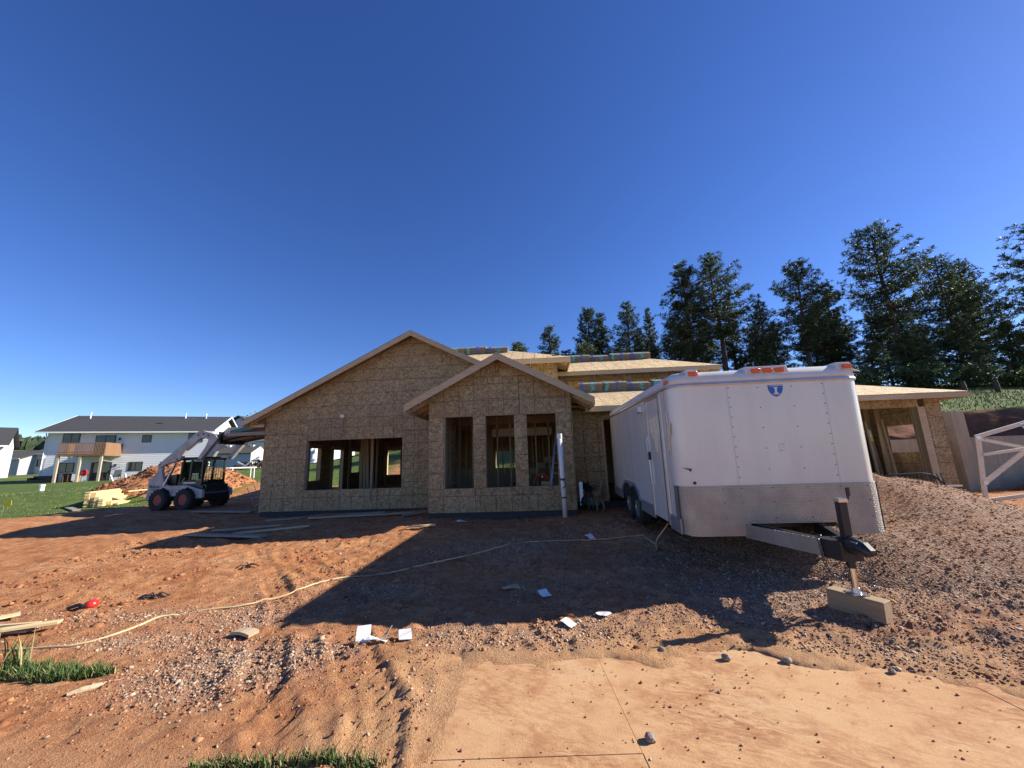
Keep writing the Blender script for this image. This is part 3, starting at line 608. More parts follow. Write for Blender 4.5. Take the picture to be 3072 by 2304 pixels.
# stair behind the middle opening
stv = MB()
for k in range(7): stv.box(1.5+k*.26,4.0,.45+k*.19,1.78+k*.26,5.0,.45+(k+1)*.19)
stv.build('stair', M['lumber'], house)
sheathe(house, tiles(0,.4,9.0,3.4,1.22,3.0), [(0,.4),(9.0,.4),(9.0,3.35),(0,3.35)], (9.0,2.2,0), (0,1,0), (0,0,1), TH, M['osb'])
# floors, ceiling (subfloor of the upper storey), foundation
MB().box(-6.12,2.32,.2,9.0,11.2,.44).build('floor_deck', M['card'], house); MB().box(.06,.05,.2,3.7,2.31,.45).build('bay_floor', M['concrete'], house)
MB().box(9.02,1.5,.1,13.8,7.6,.36).build('garage_floor', M['concrete'], house); MB().box(3.8,1.28,.2,9.0,2.3,.44).build('entry_floor', M['concrete'], house)
MB().box(-6.165,2.28,3.36,8.95,11.24,3.42).build('ceiling_deck', M['osb'], house)
for b_ in ((-6.16,2.29,-.4,-.01,11.2,.326),(.0,.03,-.4,3.74,2.28,.437),(3.75,1.24,-.4,8.5,2.2,.495),(13.45,1.24,-.4,13.88,7.7,.44)): MB().box(*b_).build('foundation', M['found'], house)
MB().box(8.5,1.26,-.3,13.4,1.5,.3).build('foundation_sill', M['concrete'], house)
# ---- roofs
def rake(u0,z0,u1,z1,v,h=.17,w=.038,name='rake_fascia',mat=None,lift=0):
    """board standing on edge, its top edge from (u0,z0) to (u1,z1)"""
    m = MB(); m.prism([(u0,v,z0),(u1,v,z1),(u1,v,z1-h),(u0,v,z0-h)], (0,-w,0)); return m.build(name, mat or M['lumber'], house)
def slope_deck(p00, ex, ey, poly, w=2.44, h=1.22):
    xs0 = min(p[0] for p in poly); xs1 = max(p[0] for p in poly); y0 = min(p[1] for p in poly); y1 = max(p[1] for p in poly)
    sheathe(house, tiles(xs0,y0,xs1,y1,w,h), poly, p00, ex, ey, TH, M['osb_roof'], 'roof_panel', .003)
# bay roof: ridge along v at u 1.88
vb0, vb1 = -.40, 3.2; L = 2.44; sl = math.sqrt(1+bs*bs)
slope_deck((-.56,vb1,4.46-bs*2.44+.005), (0,-1,0), (1,0,bs), [(0,0),(vb1-vb0,0),(vb1-vb0,L*sl),(0,L*sl)])
slope_deck((4.34-.02,vb0,4.46-bs*2.44+.005), (0,1,0), (-1,0,bs), [(0,0),(vb1-vb0,0),(vb1-vb0,L*sl),(0,L*sl)])
zE = 4.46-bs*2.44
rake(-.56,zE,1.88,4.46,vb0+.038); rake(1.88,4.46,4.32,zE,vb0+.038)
for (ue, d) in ((-.56,1),(4.32,-1)):
    MB().box(min(ue,ue+d*.038),vb0+.045,zE-.19,max(ue,ue+d*.038),vb1,zE-.01).build('eave_fascia', M['lumber'], house)
    for v in (.10,.62,1.14,1.66,2.18):
        m = MB(); m.prism([(ue+d*.045,v,zE+bs*.045-.012),(ue+d*1.3,v,zE+bs*1.3-.012),(ue+d*1.3,v,zE+bs*1.3-.16),(ue+d*.045,v,zE+bs*.045-.16)], (0,.04,0)); m.build('rafter', M['lumber'], house)
    m = MB(); m.prism([(ue+d*.045,vb0+.2,zE+bs*.045-.012),(ue+d*.56,vb0+.2,zE+bs*.56-.012),(ue+d*.56,vb0+.2,zE+bs*.56-.11),(ue+d*.045,vb0+.2,zE+bs*.045-.11)], (0,.04,0)); m.build('rafter', M['lumber'], house)
    MB().beam((ue+d*.3,vb0+.04,zE+bs*.3-.07),(ue+d*.3,0,zE+bs*.3-.07),.04,.09).build('lookout', M['lumber'], house)
# main roof
ms = .507; vm0, vm1 = 1.85, 11.6; zM = 6.02-ms*5.52; slm = math.sqrt(1+ms*ms)
slope_deck((-6.72,vm1,zM+.005), (0,-1,0), (1,0,ms), [(0,0),(vm1-vm0,0),(vm1-vm0,5.52*slm),(0,5.52*slm)])
slope_deck((4.32,vm0,zM+.005), (0,1,0), (-1,0,ms), [(0,1.0),(2.0,1.0),(2.0,3.1*slm),(vm1-vm0,3.1*slm),(vm1-vm0,5.52*slm),(0,5.52*slm)] if False else [(0,1.0),(.95,1.0),(.95,5.52*slm),(0,5.52*slm)])
slope_deck((4.32,vm0+.95,zM+.005), (0,1,0), (-1,0,ms), [(0,3.3*slm),(vm1-vm0-.95,3.3*slm),(vm1-vm0-.95,5.52*slm),(0,5.52*slm)])
for a,b in ((-6.72,-5.0),(-5.0,-2.6),(-2.6,-1.2)): rake(a+.002,zM+ms*(a+6.72),b-.002,zM+ms*(b+6.72),vm0+.038)
for a,b in ((-1.2,1.3),(1.3,3.2)): rake(a+.002,6.02-ms*(a+1.2),b-.002,6.02-ms*(b+1.2),vm0+.038)
MB().box(-6.72,vm0+.045,zM-.19,-6.682,vm1,zM-.01).build('eave_fascia', M['lumber'], house)
for v in (2.1,2.5,3.1,3.7,4.3,4.9):
    m = MB(); m.prism([(-6.67,v,zM+ms*.05-.012),(-5.6,v,zM+ms*1.12-.012),(-5.6,v,zM+ms*1.12-.16),(-6.67,v,zM+ms*.05-.16)], (0,.04,0)); m.build('rafter', M['lumber'], house)
MB().box(-6.68,vm0+.3,zM-.185,-6.19,vm0+.34,zM-.09).build('lookout', M['lumber'], house)
# mid hip roof
s2 = .43; q = math.sqrt(1+s2*s2)
zm = 4.97; ue, ve = 4.05, 2.3; D = 2.1
slope_deck((-2.0,ve,zm), (1,0,0), (0,1,s2), [(0,0),(ue+2.0,0),(ue+2.0-D,D*q),(0,D*q)])
slope_deck((ue,ve,zm), (0,1,0), (-1,0,s2), [(0,0),(2*D,0),(D,D*q)])
slope_deck((ue,ve+2*D,zm), (-1,0,0), (0,-1,s2), [(0,0),(ue+2.0,0),(ue+2.0,D*q),(D,D*q)])
MB().box(1.2,ve,zm-.16,ue,ve+.038,zm-.006).build('eave_fascia', M['lumber'], house); MB().box(ue-.04,ve+.04,zm-.16,ue-.002,ve+1.9,zm-.006).build('eave_fascia', M['lumber'], house)
for v in (2.55,2.95,3.35,3.75,4.15): 
    m = MB(); m.prism([(ue-.045,v,zm-.005),(ue-.6,v,zm+.555*s2-.02),(ue-.6,v,zm+.555*s2-.15),(ue-.045,v,zm-.13)], (0,.04,0)); m.build('rafter', M['lumber'], house)
for u in np.arange(1.5,4.0,.6): MB().box(u,ve+.04,zm-.14,u+.04,2.8,zm-.02).build('rafter', M['lumber'], house)
# upper hip roof
zu = 4.78; ve2, ue2, D2 = 3.7, 9.47, 2.3
slope_deck((1.5,ve2,zu), (1,0,0), (0,1,s2), [(0,0),(ue2-1.5,0),(ue2-1.5-D2,D2*q),(0,D2*q)])
slope_deck((ue2,ve2,zu), (0,1,0), (-1,0,s2), [(0,0),(2*D2,0),(D2,D2*q)])
slope_deck((ue2,ve2+2*D2,zu), (-1,0,0), (0,-1,s2), [(0,0),(ue2-1.5,0),(ue2-1.5,D2*q),(D2,D2*q)])
MB().box(3.6,ve2,zu-.14,6.6,ve2+.038,zu-.006).build('eave_fascia', M['lumber'], house); MB().box(6.604,ve2,zu-.14,ue2,ve2+.038,zu-.006).build('eave_fascia', M['lumber'], house)
MB().box(ue2-.04,ve2+.04,zu-.14,ue2-.002,ve2+4.5,zu-.006).build('eave_fascia', M['lumber'], house)
for u in np.arange(3.8,9.4,.61): MB().box(u,ve2+.04,zu-.13,u+.04,4.2,zu-.02).build('rafter', M['lumber'], house)
# lower roof over the entry and garage
s3 = .34; q3 = math.sqrt(1+s3*s3); zl = 3.09; ve3, ue3, D3 = .7, 14.2, 3.5
slope_deck((3.2,ve3,zl), (1,0,0), (0,1,s3), [(0,0),(ue3-3.2,0),(ue3-3.2-D3,D3*q3),(0,D3*q3)])
slope_deck((ue3,ve3,zl), (0,1,0), (-1,0,s3), [(0,0),(2*D3,0),(D3,D3*q3)])
slope_deck((ue3,ve3+2*D3,zl), (-1,0,0), (0,-1,s3), [(0,0),(5.1,0),(5.1,D3*q3),(D3,D3*q3)])
for a,b in ((4.2,7.0),(7.0,10.0),(10.0,12.6),(12.6,14.2)): MB().box(a+.002,ve3,zl-.14,b-.002,ve3+.038,zl-.006).build('eave_fascia', M['lumber'], house)
MB().box(ue3-.04,ve3+.04,zl-.14,ue3-.002,ve3+6.9,zl-.006).build('eave_fascia', M['lumber'], house)
for u in np.arange(4.4,14.2,.61): MB().box(u,ve3+.04,zl-.13,u+.04,1.2,zl-.02).build('rafter', M['lumber'], house)
MB().box(9.0,4.3,3.05,13.9,7.7,3.09).build('garage_ceiling', M['osb'], house)

# ---- shingle bundles stacked on the roof decks
t = NT('shingle_bundle_edges'); co = t.co('Object'); n = t.noise(t.map(co, (3,3,60)), 2.0, 3); t.base(t.ramp(n, [(0.35,(0.10,0.085,0.065)),(0.65,(0.27,0.235,0.18))])); t.set(Roughness=0.9); M['bundle'] = t.m
M['wrapblue'] = plain('blue_wrapper', (0.03,0.10,0.42), 0.35); M['wrapteal'] = plain('teal_wrapper', (0.08,0.36,0.42), 0.35)
BW, BD, BH = .80, .36, .046
B_BODY = MB().box(-BW/2,-BD/2,0,BW/2,BD/2,BH-.008).mesh('bundle_body', M['bundle'])
BANDS = [MB().box(-.05,-BD/2-.004,.004,.05,BD/2+.004,BH-.006).mesh('wrapper_band', M[c]) for c in ('wrapblue','wrapteal')]
ORD = ('first','second','third','fourth','fifth','sixth')
def bundle_row(u0, v, z, slope, n, layers, label, group, dz=0):
    for i in range(n):
        nl = layers-(1 if (i*7) % 3 == 2 else 0)
        for k in range(nl):
            b = thing('shingle_bundle', (0,0,0), (0,0,0), label % (('bottom','second','third','fourth','fifth','sixth')[k] if k < nl-1 else 'topmost', ORD[i]), 'shingle bundle', group)
            u = u0+i*(BW+.012)+random.uniform(-.015,.015)
            p = Vector((u, v+random.uniform(-.01,.01), z)); nrm = Vector((0,-slope,1)).normalized()
            b.matrix_world = HM @ Matrix.Translation(p+nrm*(k*BH)) @ Matrix.Rotation(math.atan(slope)+0, 4, 'X') @ Matrix.Rotation(random.uniform(-.015,.015), 4, 'Z')
            link('bundle_body', B_BODY, b); 
            for x, c in ((-.30,i % 2),(.06 if (i+k) % 4 else -.02,(i+1) % 2)):
                w = link('wrapper_band', BANDS[c], b); w.location = (x+random.uniform(-.02,.02),0,0)
bundle_row(4.75, 3.15, zl+s3*(3.15-ve3)+TH+.02, s3, 6, 6, '%s shingle bundle of the %s stack from the bay gable on the porch roof', 'shingle bundles on the porch roof')
bundle_row(3.95, 5.72, zu+s2*(5.72-ve2)+TH+.02, s2, 5, 5, '%s shingle bundle of the %s stack from the bay along the upper ridge', 'shingle bundles along the upper ridge')
bundle_row(-.15, 4.12, zm+s2*(4.12-ve)+TH+.02, s2, 3, 5, '%s shingle bundle of the %s stack from the gable peak along the middle ridge', 'shingle bundles along the middle ridge')
bundle_row(-4.7, 9.0, mroof(-4.7)+.30, 0, 1, 2, '%s shingle bundle of the %s low stack on the left main gable slope', 'shingle bundles on the main gable')
# small torn house-wrap scrap and cable on the main wall
MB().beam((-3.62,2.225,3.32),(-3.50,2.225,3.30),.006,.10).build('label_scrap', M['paper'], house)
MB().tube([(-2.4,2.22,.97),(-2.47,2.2,.93),(-2.5,2.2,.8),(-2.5,2.21,.62)], .008, 6).build('cable', M['wire'], house)
# ------------------------------------------------------------------ enclosed cargo trailer
TO = Vector((2.218,5.387,0.654)); TM = Matrix.Translation(TO) @ Matrix.Rotation(rad(-4.8),4,'Z') @ Matrix.Rotation(rad(1.2),4,'X')
trailer = thing('cargo_trailer', (0,0,0), (0,0,0), 'white enclosed tandem-axle cargo trailer with diamond-plate front and blue shield emblem', 'trailer'); trailer.matrix_world = TM
TW, TL, TZ = 2.56, 5.30, 1.99
def plan(off=0, r=.24, rr=.06, n=7, y0=0, y1=TL):
    pts = []
    for cx, cy, a0, R0 in ((TW-rr, y1-rr, 0, rr),(rr, y1-rr, 90, rr),(r, y0+r, 180, r),(TW-r, y0+r, 270, r)):
        for k in range(n+1):
            a = rad(a0+90*k/n); pts.append((cx+(R0+off)*math.cos(a), cy+(R0+off)*math.sin(a)))
    return pts
def ring(off, z, **k): return [(x,y,z) for x,y in plan(off, **k)]
t = NT('trailer_white'); co = t.co('Object'); n = t.noise(t.map(co,(1,1,0.25)), 2.5, 5, 0.6)
t.base(t.ramp(n, [(0.35,(0.63,0.605,0.545)),(0.65,(0.70,0.675,0.615))])); t.set(Roughness=0.2, Specular_IOR_Level=0.5); t.b.inputs['Coat Weight'].default_value = 0.25; t.b.inputs['Coat Roughness'].default_value = 0.1
t.bump(t.noise(t.map(co,(1,1,0.5)), 1.6, 3), 0.12, 0.03); M['twhite'] = t.m
M['cap'] = plain('fibreglass_cap', (0.60,0.59,0.56), 0.42, var=0.06)
t = NT('diamond_plate'); uv = t.co('UV'); sp = t.n('ShaderNodeSeparateXYZ'); t.l(uv, sp.inputs[0])
def diag(sgn, offx):
    a = t.math('ADD', sp.outputs[0], t.math('MULTIPLY', sp.outputs[1], sgn)); b = t.math('SUBTRACT', sp.outputs[0], t.math('MULTIPLY', sp.outputs[1], sgn))
    u_ = t.math('ABSOLUTE', t.math('SUBTRACT', t.math('FRACT', t.math('ADD', t.math('DIVIDE', a, 0.055), offx)), 0.5))
    v_ = t.math('ABSOLUTE', t.math('SUBTRACT', t.math('FRACT', t.math('ADD', t.math('DIVIDE', b, 0.055), offx)), 0.5))
    return t.math('SUBTRACT', 1.0, t.math('MINIMUM', 1.0, t.math('ADD', t.math('MULTIPLY', u_, 2.4), t.math('MULTIPLY', v_, 6.5))))
hgt = t.math('MAXIMUM', diag(1.0,0.0), diag(-1.0,0.5))
n = t.noise(t.map(uv,(1,1,1)), 3, 5, 0.6)
t.base(t.ramp(n, [(0.3,(0.30,0.285,0.26)),(0.7,(0.44,0.42,0.385))])); t.set(Metallic=0.7, Roughness=0.42); t.bump(hgt, 0.8, 0.014); M['dplate'] = t.m
M['ribbed'] = plain('grey_ribbed_trim', (0.33,0.33,0.34), 0.45, 0.5)
bd_ = MB().rings([ring(0,.13),ring(0,TZ)]).build('body', M['twhite'], trailer, smooth=True); wnm = bd_.modifiers.new('wn','WEIGHTED_NORMAL'); wnm.weight = 100; wnm.keep_sharp = False
bd_.data.set_sharp_from_angle(angle=rad(35)); wnm.keep_sharp = True
# roof cap, with a drip rail where it meets the body
MB().rings([ring(.016,TZ-.012),ring(.022,TZ+.005),ring(.016,TZ+.03)]).build('drip_rail', M['steel'], trailer)
MB().rings([ring(.006,TZ+.028),ring(.004,TZ+.08),ring(-.012,TZ+.13),ring(-.05,TZ+.175),ring(-.11,TZ+.205),ring(-.22,TZ+.222)]).build('roof_cap', M['cap'], trailer, smooth=True)
# front crown with light housings
def housing(x0, x1, y=.03, z0=TZ+.10, z1=TZ+.215):
    m = MB(); m.prism([(x0-.16,y+.16,z0+.05),(x0,y,z0),(x1,y,z0),(x1+.16,y+.16,z0+.05)], (0,.0,.0001)); m = MB()
    a = [(x0-.20,y+.10,z0+.06),(x1+.20,y+.10,z0+.06),(x1+.05,y+.40,z1-.005),(x0-.05,y+.40,z1-.005)]; b = [(x0,y-.018,z0+.03),(x1,y-.018,z0+.03),(x1,y,z1+.015),(x0,y,z1+.015)]
    vs = [(x0-.14,y+.02,z0),(x1+.14,y+.02,z0),(x1+.14,y+.45,z1-.02),(x0-.14,y+.45,z1-.02),(x0,y-.015,z0+.04),(x1,y-.015,z0+.04),(x1,y+.0,z1+.02),(x0,y+.0,z1+.02),(x1+.02,y+.42,z1+.012),(x0-.02,y+.42,z1+.012)]
    m.add(vs, [(4,5,6,7),(7,6,8,9),(0,1,5,4),(0,4,7,9,3),(1,2,8,6,5),(3,9,8,2),(0,3,2,1)]); return m.build('light_housing', M['cap'], trailer, bevel=.008)
t = NT('amber_lens'); t.base((0.70,0.115,0.01)); t.set(Roughness=0.15); t.bump(t.vor(t.co('Object'), 60, 'Distance'), 0.5, 0.01); M['amber'] = t.m
def amber(x, y=.0, z=TZ+.17, w=.115, h=.062, M_=None):
    MB().box(x-w/2,y-.018,z-h/2,x+w/2,y+.02,z+h/2).build('marker_light', M['amber'], trailer, bevel=.012)
housing(1.06,1.62); housing(.26,.42); housing(2.26,2.44)
for x in (1.19,1.345,1.505): amber(x)
amber(.34); amber(2.38)
for y, z in ((.16,TZ+.085),): MB().box(-.022,y-.05,z-.03,.012,y+.05,z+.03).build('side_marker', M['amber'], trailer, bevel=.01)
# diamond plate front, wrapped round both corners, notched for the tongue
pl = plan(.006, n=8); seq = [(x,y) for x,y in pl]
front_pts = [(-.006,.12)]+[(x,y) for x,y in seq[18:36]]+[(TW+.006,.12)]
front_pts = [p for p in front_pts]
# densify the straight run
dense = []
for a, b in zip(front_pts[:-1], front_pts[1:]):
    L_ = math.hypot(b[0]-a[0], b[1]-a[1]); k = max(1, int(L_/.06))
    dense += [(a[0]+(b[0]-a[0])*i/k, a[1]+(b[1]-a[1])*i/k) for i in range(k)]
dense.append(front_pts[-1])
def notch(x): return 0.0 if (x < .80 or x > 1.93) else .135
vs, fs, uvs = [], [], []; s_ = 0
for i, (x, y) in enumerate(dense):
    if i: s_ += math.hypot(x-dense[i-1][0], y-dense[i-1][1])
    lo = -.02+(.135+.02)*float(sstep(.79,.84,x)*sstep(1.96,1.91,x)) if y < .05 else -.02+.03*max(0,(y-.0)/.24)
    for z in (lo, .3, .62): vs.append((x,y,z)); uvs.append((s_, z))
for i in range(len(dense)-1):
    for j in (0,1): a = i*3+j; fs.append((a, a+3, a+4, a+1))
me = bpy.data.meshes.new('diamond_plate'); me.from_pydata(vs, [], fs); me.materials.append(M['dplate']); ul = me.uv_layers.new(name='UVMap')
for lp in me.loops: ul.data[lp.index].uv = uvs[lp.vertex_index]
me.shade_smooth(); dp = link('diamond_plate', me, trailer); sm = dp.modifiers.new('thick','SOLIDIFY'); sm.thickness = .006; sm.offset = 1; wq = dp.modifiers.new('wn','WEIGHTED_NORMAL'); wq.weight = 100
# seams, screws, decals on the front
MB().box(.766,-.002,.63,.768,.002,TZ-.02).build('panel_seam', M['ribbed'], trailer); MB().box(2.036,-.002,.63,2.038,.002,TZ-.02).build('panel_seam', M['ribbed'], trailer)
sc = MB()
for k in range(10):
    for x in (.79,2.015): sc.cyl((x,.004,.72+k*.135),(x,-.006,.72+k*.135),.008,.006,8)
for k in range(5):
    for x in (1.18,1.62): sc.cyl((x,.004,.82+k*.275),(x,-.006,.82+k*.275),.008,.006,8)
for x in (.55,.79,1.18,1.62,2.02,2.35):
    for z in (.20,.40,.58): sc.cyl((x,0,z),(x,-.016,z),.009,.007,8)
tag(sc.build('screw_heads', M['black'], trailer), kind='stuff')
M['blue'] = plain('emblem_blue', (0.015,0.10,0.42), 0.4, var=0.05)
em = MB(); cx, cz, w2 = 1.41, 1.945, .098
sh = [(-w2,0),(w2,0),(w2*.96,-.06),(w2*.80,-.10),(w2*.5,-.14),(0,-.165),(-w2*.5,-.14),(-w2*.8,-.10),(-w2*.96,-.06)]
emb = MB().prism([(cx+a,-.0065,cz+b) for a,b in sh], (0,.005,0)).build('shield_emblem', M['blue'], trailer)
ltr = MB(); 
ltr.box(cx-.013,-.009,cz-.115,cx+.013,-.006,cz-.035); ltr2 = MB().box(cx-.03,-.0092,cz-.042,cx+.03,-.0062,cz-.030); ltr3 = MB().box(cx-.03,-.0092,cz-.122,cx+.03,-.0062,cz-.110)
b_ = len(ltr.v); ltr.v += ltr2.v; ltr.f += [tuple(i+b_ for i in f) for f in ltr2.f]; b_ = len(ltr.v); ltr.v += ltr3.v; ltr.f += [tuple(i+b_ for i in f) for f in ltr3.f]
tag(ltr.build('emblem_letter', M['paper'], emb), 'white serif letter I')
def text_part(txt, size, mat, parent, loc, rot, name='lettering', extr=.0008, bold=0):
    cu = bpy.data.curves.new(name, 'FONT'); cu.body = txt; cu.size = size; cu.align_x = 'CENTER'; cu.align_y = 'CENTER'; cu.extrude = extr; cu.offset = bold
    tmp = bpy.data.objects.new('t', cu); COL.objects.link(tmp); dg = bpy.context.evaluated_depsgraph_get()
    me = bpy.data.meshes.new_from_object(tmp.evaluated_get(dg)); COL.objects.unlink(tmp); bpy.data.objects.remove(tmp)
    me.materials.clear(); me.materials.append(mat); o = link(name, me, parent); o.location = loc; o.rotation_euler = rot; return o
dm_ = MB()                                   # the two tiny illegible white print lines of the emblem
for k in range(16): dm_.box(cx-.082+k*.0105,-.0086,cz-.015,cx-.082+k*.0105+.0075,-.0064,cz-.007)
for k in range(9): x_ = -.045+k*.0113; dm_.box(cx+x_-.0035,-.0086,cz-.143+abs(x_)*.35,cx+x_+.0035,-.0064,cz-.134+abs(x_)*.35)
tag(dm_.build('print_marks', M['paper'], emb), kind='stuff')
pc = MB().box(1.35,-.0055,1.03,1.435,-.001,1.155).build('notice_sticker', M['paper'], trailer)
lt = MB()
for z, a, b in ((1.143,.03,.055),(1.134,.015,.07),(1.10,.035,.05),(1.062,.025,.075)): lt.box(1.35+a,-.0065,z-.0025,1.35+b,-.0054,z)
lt.box(1.36,-.0065,1.048,1.368,-.0054,1.06); tag(lt.build('printed_lines', M['black'], pc), kind='stuff')
# side door with frame, handle, hinge strip
dz0, dz1 = .03, 1.93
MB().box(-.010,.60,dz0+.03,.003,1.34,dz1-.03).build('side_door', M['twhite'], trailer, bevel=.004)
fr = MB(); fr.box(-.022,.54,dz0,.0,.60,dz1); fr.build('door_frame', M['steel'], trailer); MB().box(-.022,1.342,dz0,.0,1.375,dz1).build('door_frame', M['steel'], trailer); MB().box(-.024,.54,dz1,.0,1.375,dz1+.035).build('door_frame', M['steel'], trailer)
MB().box(-.05,1.27,.95,-.008,1.31,1.08).build('door_handle', M['black'], trailer, bevel=.006); MB().tube([(-.02,1.36,1.35),(-.035,1.37,1.25),(-.03,1.33,1.05),(-.028,1.30,.55)], .008, 6).build('hold_back', M['chrome'], trailer)
for y in (.30,.44,1.9,2.4,2.9,3.4,3.9,4.4,4.9): 
    MB().box(-.0035,y-.003,.16,.001,y+.003,TZ-.02).build('panel_seam', M['ribbed'], trailer)
MB().box(-.06,1.62,1.79,-.002,1.74,1.90).build('porch_lamp', M['plastic_white'], trailer, bevel=.01); MB().box(-.075,1.63,1.775,-.045,1.73,1.79).build('lamp_grille', M['black'], trailer)
# sunlit reflections in the glossy side, painted as thin cream patches
t = NT('painted_reflection'); t.base(t.ramp(t.noise(t.co('Object'),14,4), [(0.4,(0.70,0.60,0.40)),(0.6,(0.82,0.74,0.54))])); t.set(Roughness=0.7); M['reflection_cream'] = t.m
def reflection_patch(pts): MB().prism([(-.0135,y,z) for y,z in pts], (.003,0,0)).build('painted_reflection', M['reflection_cream'], trailer)
reflection_patch([(1.22,1.60),(1.10,1.62),(.95,1.63),(.78,1.66),(.76,1.52),(.74,1.36),(.80,1.22),(.84,1.08),(.92,1.08),(.98,1.28),(1.08,1.36),(1.16,1.44)])
MB().prism([(-.006,y,z) for y,z in [(.28,1.66),(.20,1.65),(.20,1.48),(.13,1.50),(.14,1.34),(.20,1.28),(.19,1.08),(.24,1.08),(.255,1.16),(.27,1.08),(.30,1.10),(.27,1.40)]], (.003,0,0)).build('painted_reflection', M['reflection_cream'], trailer)
# lower side skirts, fender, wheels
for a, b in ((.10,.54),(1.375,2.33),(4.18,5.28)):
    m = MB()
    for k in range(5): m.box(-.012,a,-.005+k*.038,.004,b,.027+k*.038)
    tag(m.build('side_skirt', M['ribbed'], trailer), kind='stuff'); MB().box(-.004,a,-.01,.01,b,.19).build('skirt_backing', M['ribbed'], trailer)
fen = MB(); prof = [(2.30,.16),(2.44,.32),(2.68,.435),(2.95,.45),(3.45,.45),(3.74,.435),(4.0,.32),(4.17,.16)]
inner = [(2.38,.14),(2.50,.28),(2.70,.385),(2.95,.40),(3.12,.33),(3.30,.40),(3.45,.40),(3.70,.385),(3.94,.28),(4.09,.14)]
outer = prof
fen.prism([(-.03,y,z) for y,z in outer]+[(-.03,y,z) for y,z in inner[::-1]], (.035,0,0)); fen.build('fender', M['ribbed'], trailer)
MB().prism([(-.001,y,z) for y,z in [(2.36,.12),(2.50,.29),(2.70,.39),(2.95,.40),(3.45,.40),(3.70,.39),(3.96,.28),(4.10,.12)]], (-.004,0,0)).build('wheel_well', M['black'], trailer)
MB().box(.03,.30,.02,TW-.03,TL-.03,.128).build('chassis', M['black'], trailer)
def wheel(parent, loc, R0, w, mat_rim, spokes=5, rim_r=.6, name='wheel', axis=(-1,0,0), lug=0):
    """axis points outward"""
    a = Vector(axis); q_ = a.to_track_quat('Z','Y').to_matrix().to_4x4(); L_ = Matrix.Translation(Vector(loc)) @ q_
    wh = thing(name); wh.parent = parent
    ty = MB().lathe([(R0*rim_r,-w/2),(R0*.93,-w/2),(R0,-w*.36),(R0,w*.36),(R0*.93,w/2),(R0*rim_r,w/2),(R0*rim_r*.97,w*.3)], 28, L_)
    if lug:
        for k in range(18):
            an = 2*math.pi*k/18
            for sg in (-1,1): ty.obox(L_ @ Matrix.Rotation(an+(.09 if sg > 0 else 0),4,'Z') @ Matrix.Translation((R0+.008,0,sg*w*.24)) @ Matrix.Rotation(sg*.6,4,'X'), .035,.045,w*.46)
    ty.build('tyre', M['rubber'], wh)
    rm = MB().lathe([(R0*rim_r*.98,w*.42),(R0*rim_r*.90,w*.44),(R0*rim_r*.84,w*.22),(R0*.2,w*.20),(R0*.17,w*.38),(R0*.02,w*.39)], 24, L_); rm.build('rim', mat_rim, wh)
    sk = MB()
    for k in range(spokes): sk.obox(L_ @ Matrix.Rotation(2*math.pi*k/spokes,4,'Z') @ Matrix.Translation((R0*rim_r*.52,0,w*.31)), R0*rim_r*.75, R0*.16, w*.12)
    tag(sk.build('spokes', mat_rim, wh), kind='stuff'); return wh
M['alloy'] = plain('alloy_rim', (0.62,0.61,0.60), 0.3, 0.85)
for y in (2.72,3.50):
    for x, ax_ in ((.10,(-1,0,0)),(TW-.10,(1,0,0))): wheel(trailer, (x,y,-.005), .345, .215, M['alloy'], 6, .62, axis=ax_)
MB().cyl((.15,2.72,-.0),(TW-.15,2.72,0),.035).build('axle', M['black'], trailer); MB().cyl((.15,3.50,0),(TW-.15,3.50,0),.035).build('axle', M['black'], trailer)
# A-frame tongue, coupler, jack, chains, cables
CY = -1.27; cx = 1.30
def tongue(x0, x1, mat):
    return MB().beam((x0,.25,.045),(x1,CY+.28,.045),.06,.15)
tongue(.86,cx-.05,0).build('tongue_beam', M['black'], trailer); tongue(1.80,cx+.05,0).build('tongue_beam', M['black'], trailer)
# light diamond plate cover on the left beam
a = Vector((.80,.02,0)); b = Vector((cx-.14,CY+.42,0)); d = (b-a).normalized(); nrm = Vector((-d.y,d.x,0))
if nrm.x > 0: nrm = -nrm
vsx = [a+nrm*.035+Vector((0,0,-.045)), b+nrm*.035+Vector((0,0,-.05)), b+nrm*.035+Vector((0,0,.125)), a+nrm*.035+Vector((0,0,.125))]
me = bpy.data.meshes.new('beam_cover'); me.from_pydata([tuple(v) for v in vsx],[],[(0,1,2,3)]); ul = me.uv_layers.new(name='UVMap'); L_ = (b-a).length
for lp, c_ in zip(me.loops, ((0,0),(L_,0),(L_,.17),(0,.17))): ul.data[lp.index].uv = c_
me.materials.append(M['dplate']); bc = link('beam_cover', me, trailer); sm = bc.modifiers.new('thick','SOLIDIFY'); sm.thickness = .008
MB().prism([(cx-.20,CY+.50,-.06),(cx-.10,CY+.20,-.06),(cx+.10,CY+.20,-.06),(cx+.20,CY+.50,-.06)], (0,0,.19)).build('tongue_nose', M['black'], trailer, bevel=.008)
cp = MB(); secs = [(.24,.075,.085,.03),(.10,.07,.085,.035),(.0,.062,.075,.03),(-.06,.05,.055,.022),(-.10,.028,.03,.012)]
cp.rings([[(cx+w*math.cos(k/10*2*math.pi),CY+.06+y,.065+z0+h*math.sin(k/10*2*math.pi)) for k in range(10)] for y,w,h,z0 in secs]); cp.build('coupler', M['black'], trailer, smooth=True)
MB().box(cx-.05,CY+.06,.13,cx+.05,CY+.22,.16).build('coupler_latch', M['chrome'], trailer, bevel=.01); MB().beam((cx,CY+.02,.16),(cx+.01,CY-.05,.10),.05,.02).build('latch_lever', M['black'], trailer)
jx, jy = cx, CY+.25
MB().box(jx-.038,jy-.038,.12,jx+.038,jy+.038,.52).build('jack_post', M['black'], trailer, bevel=.005)
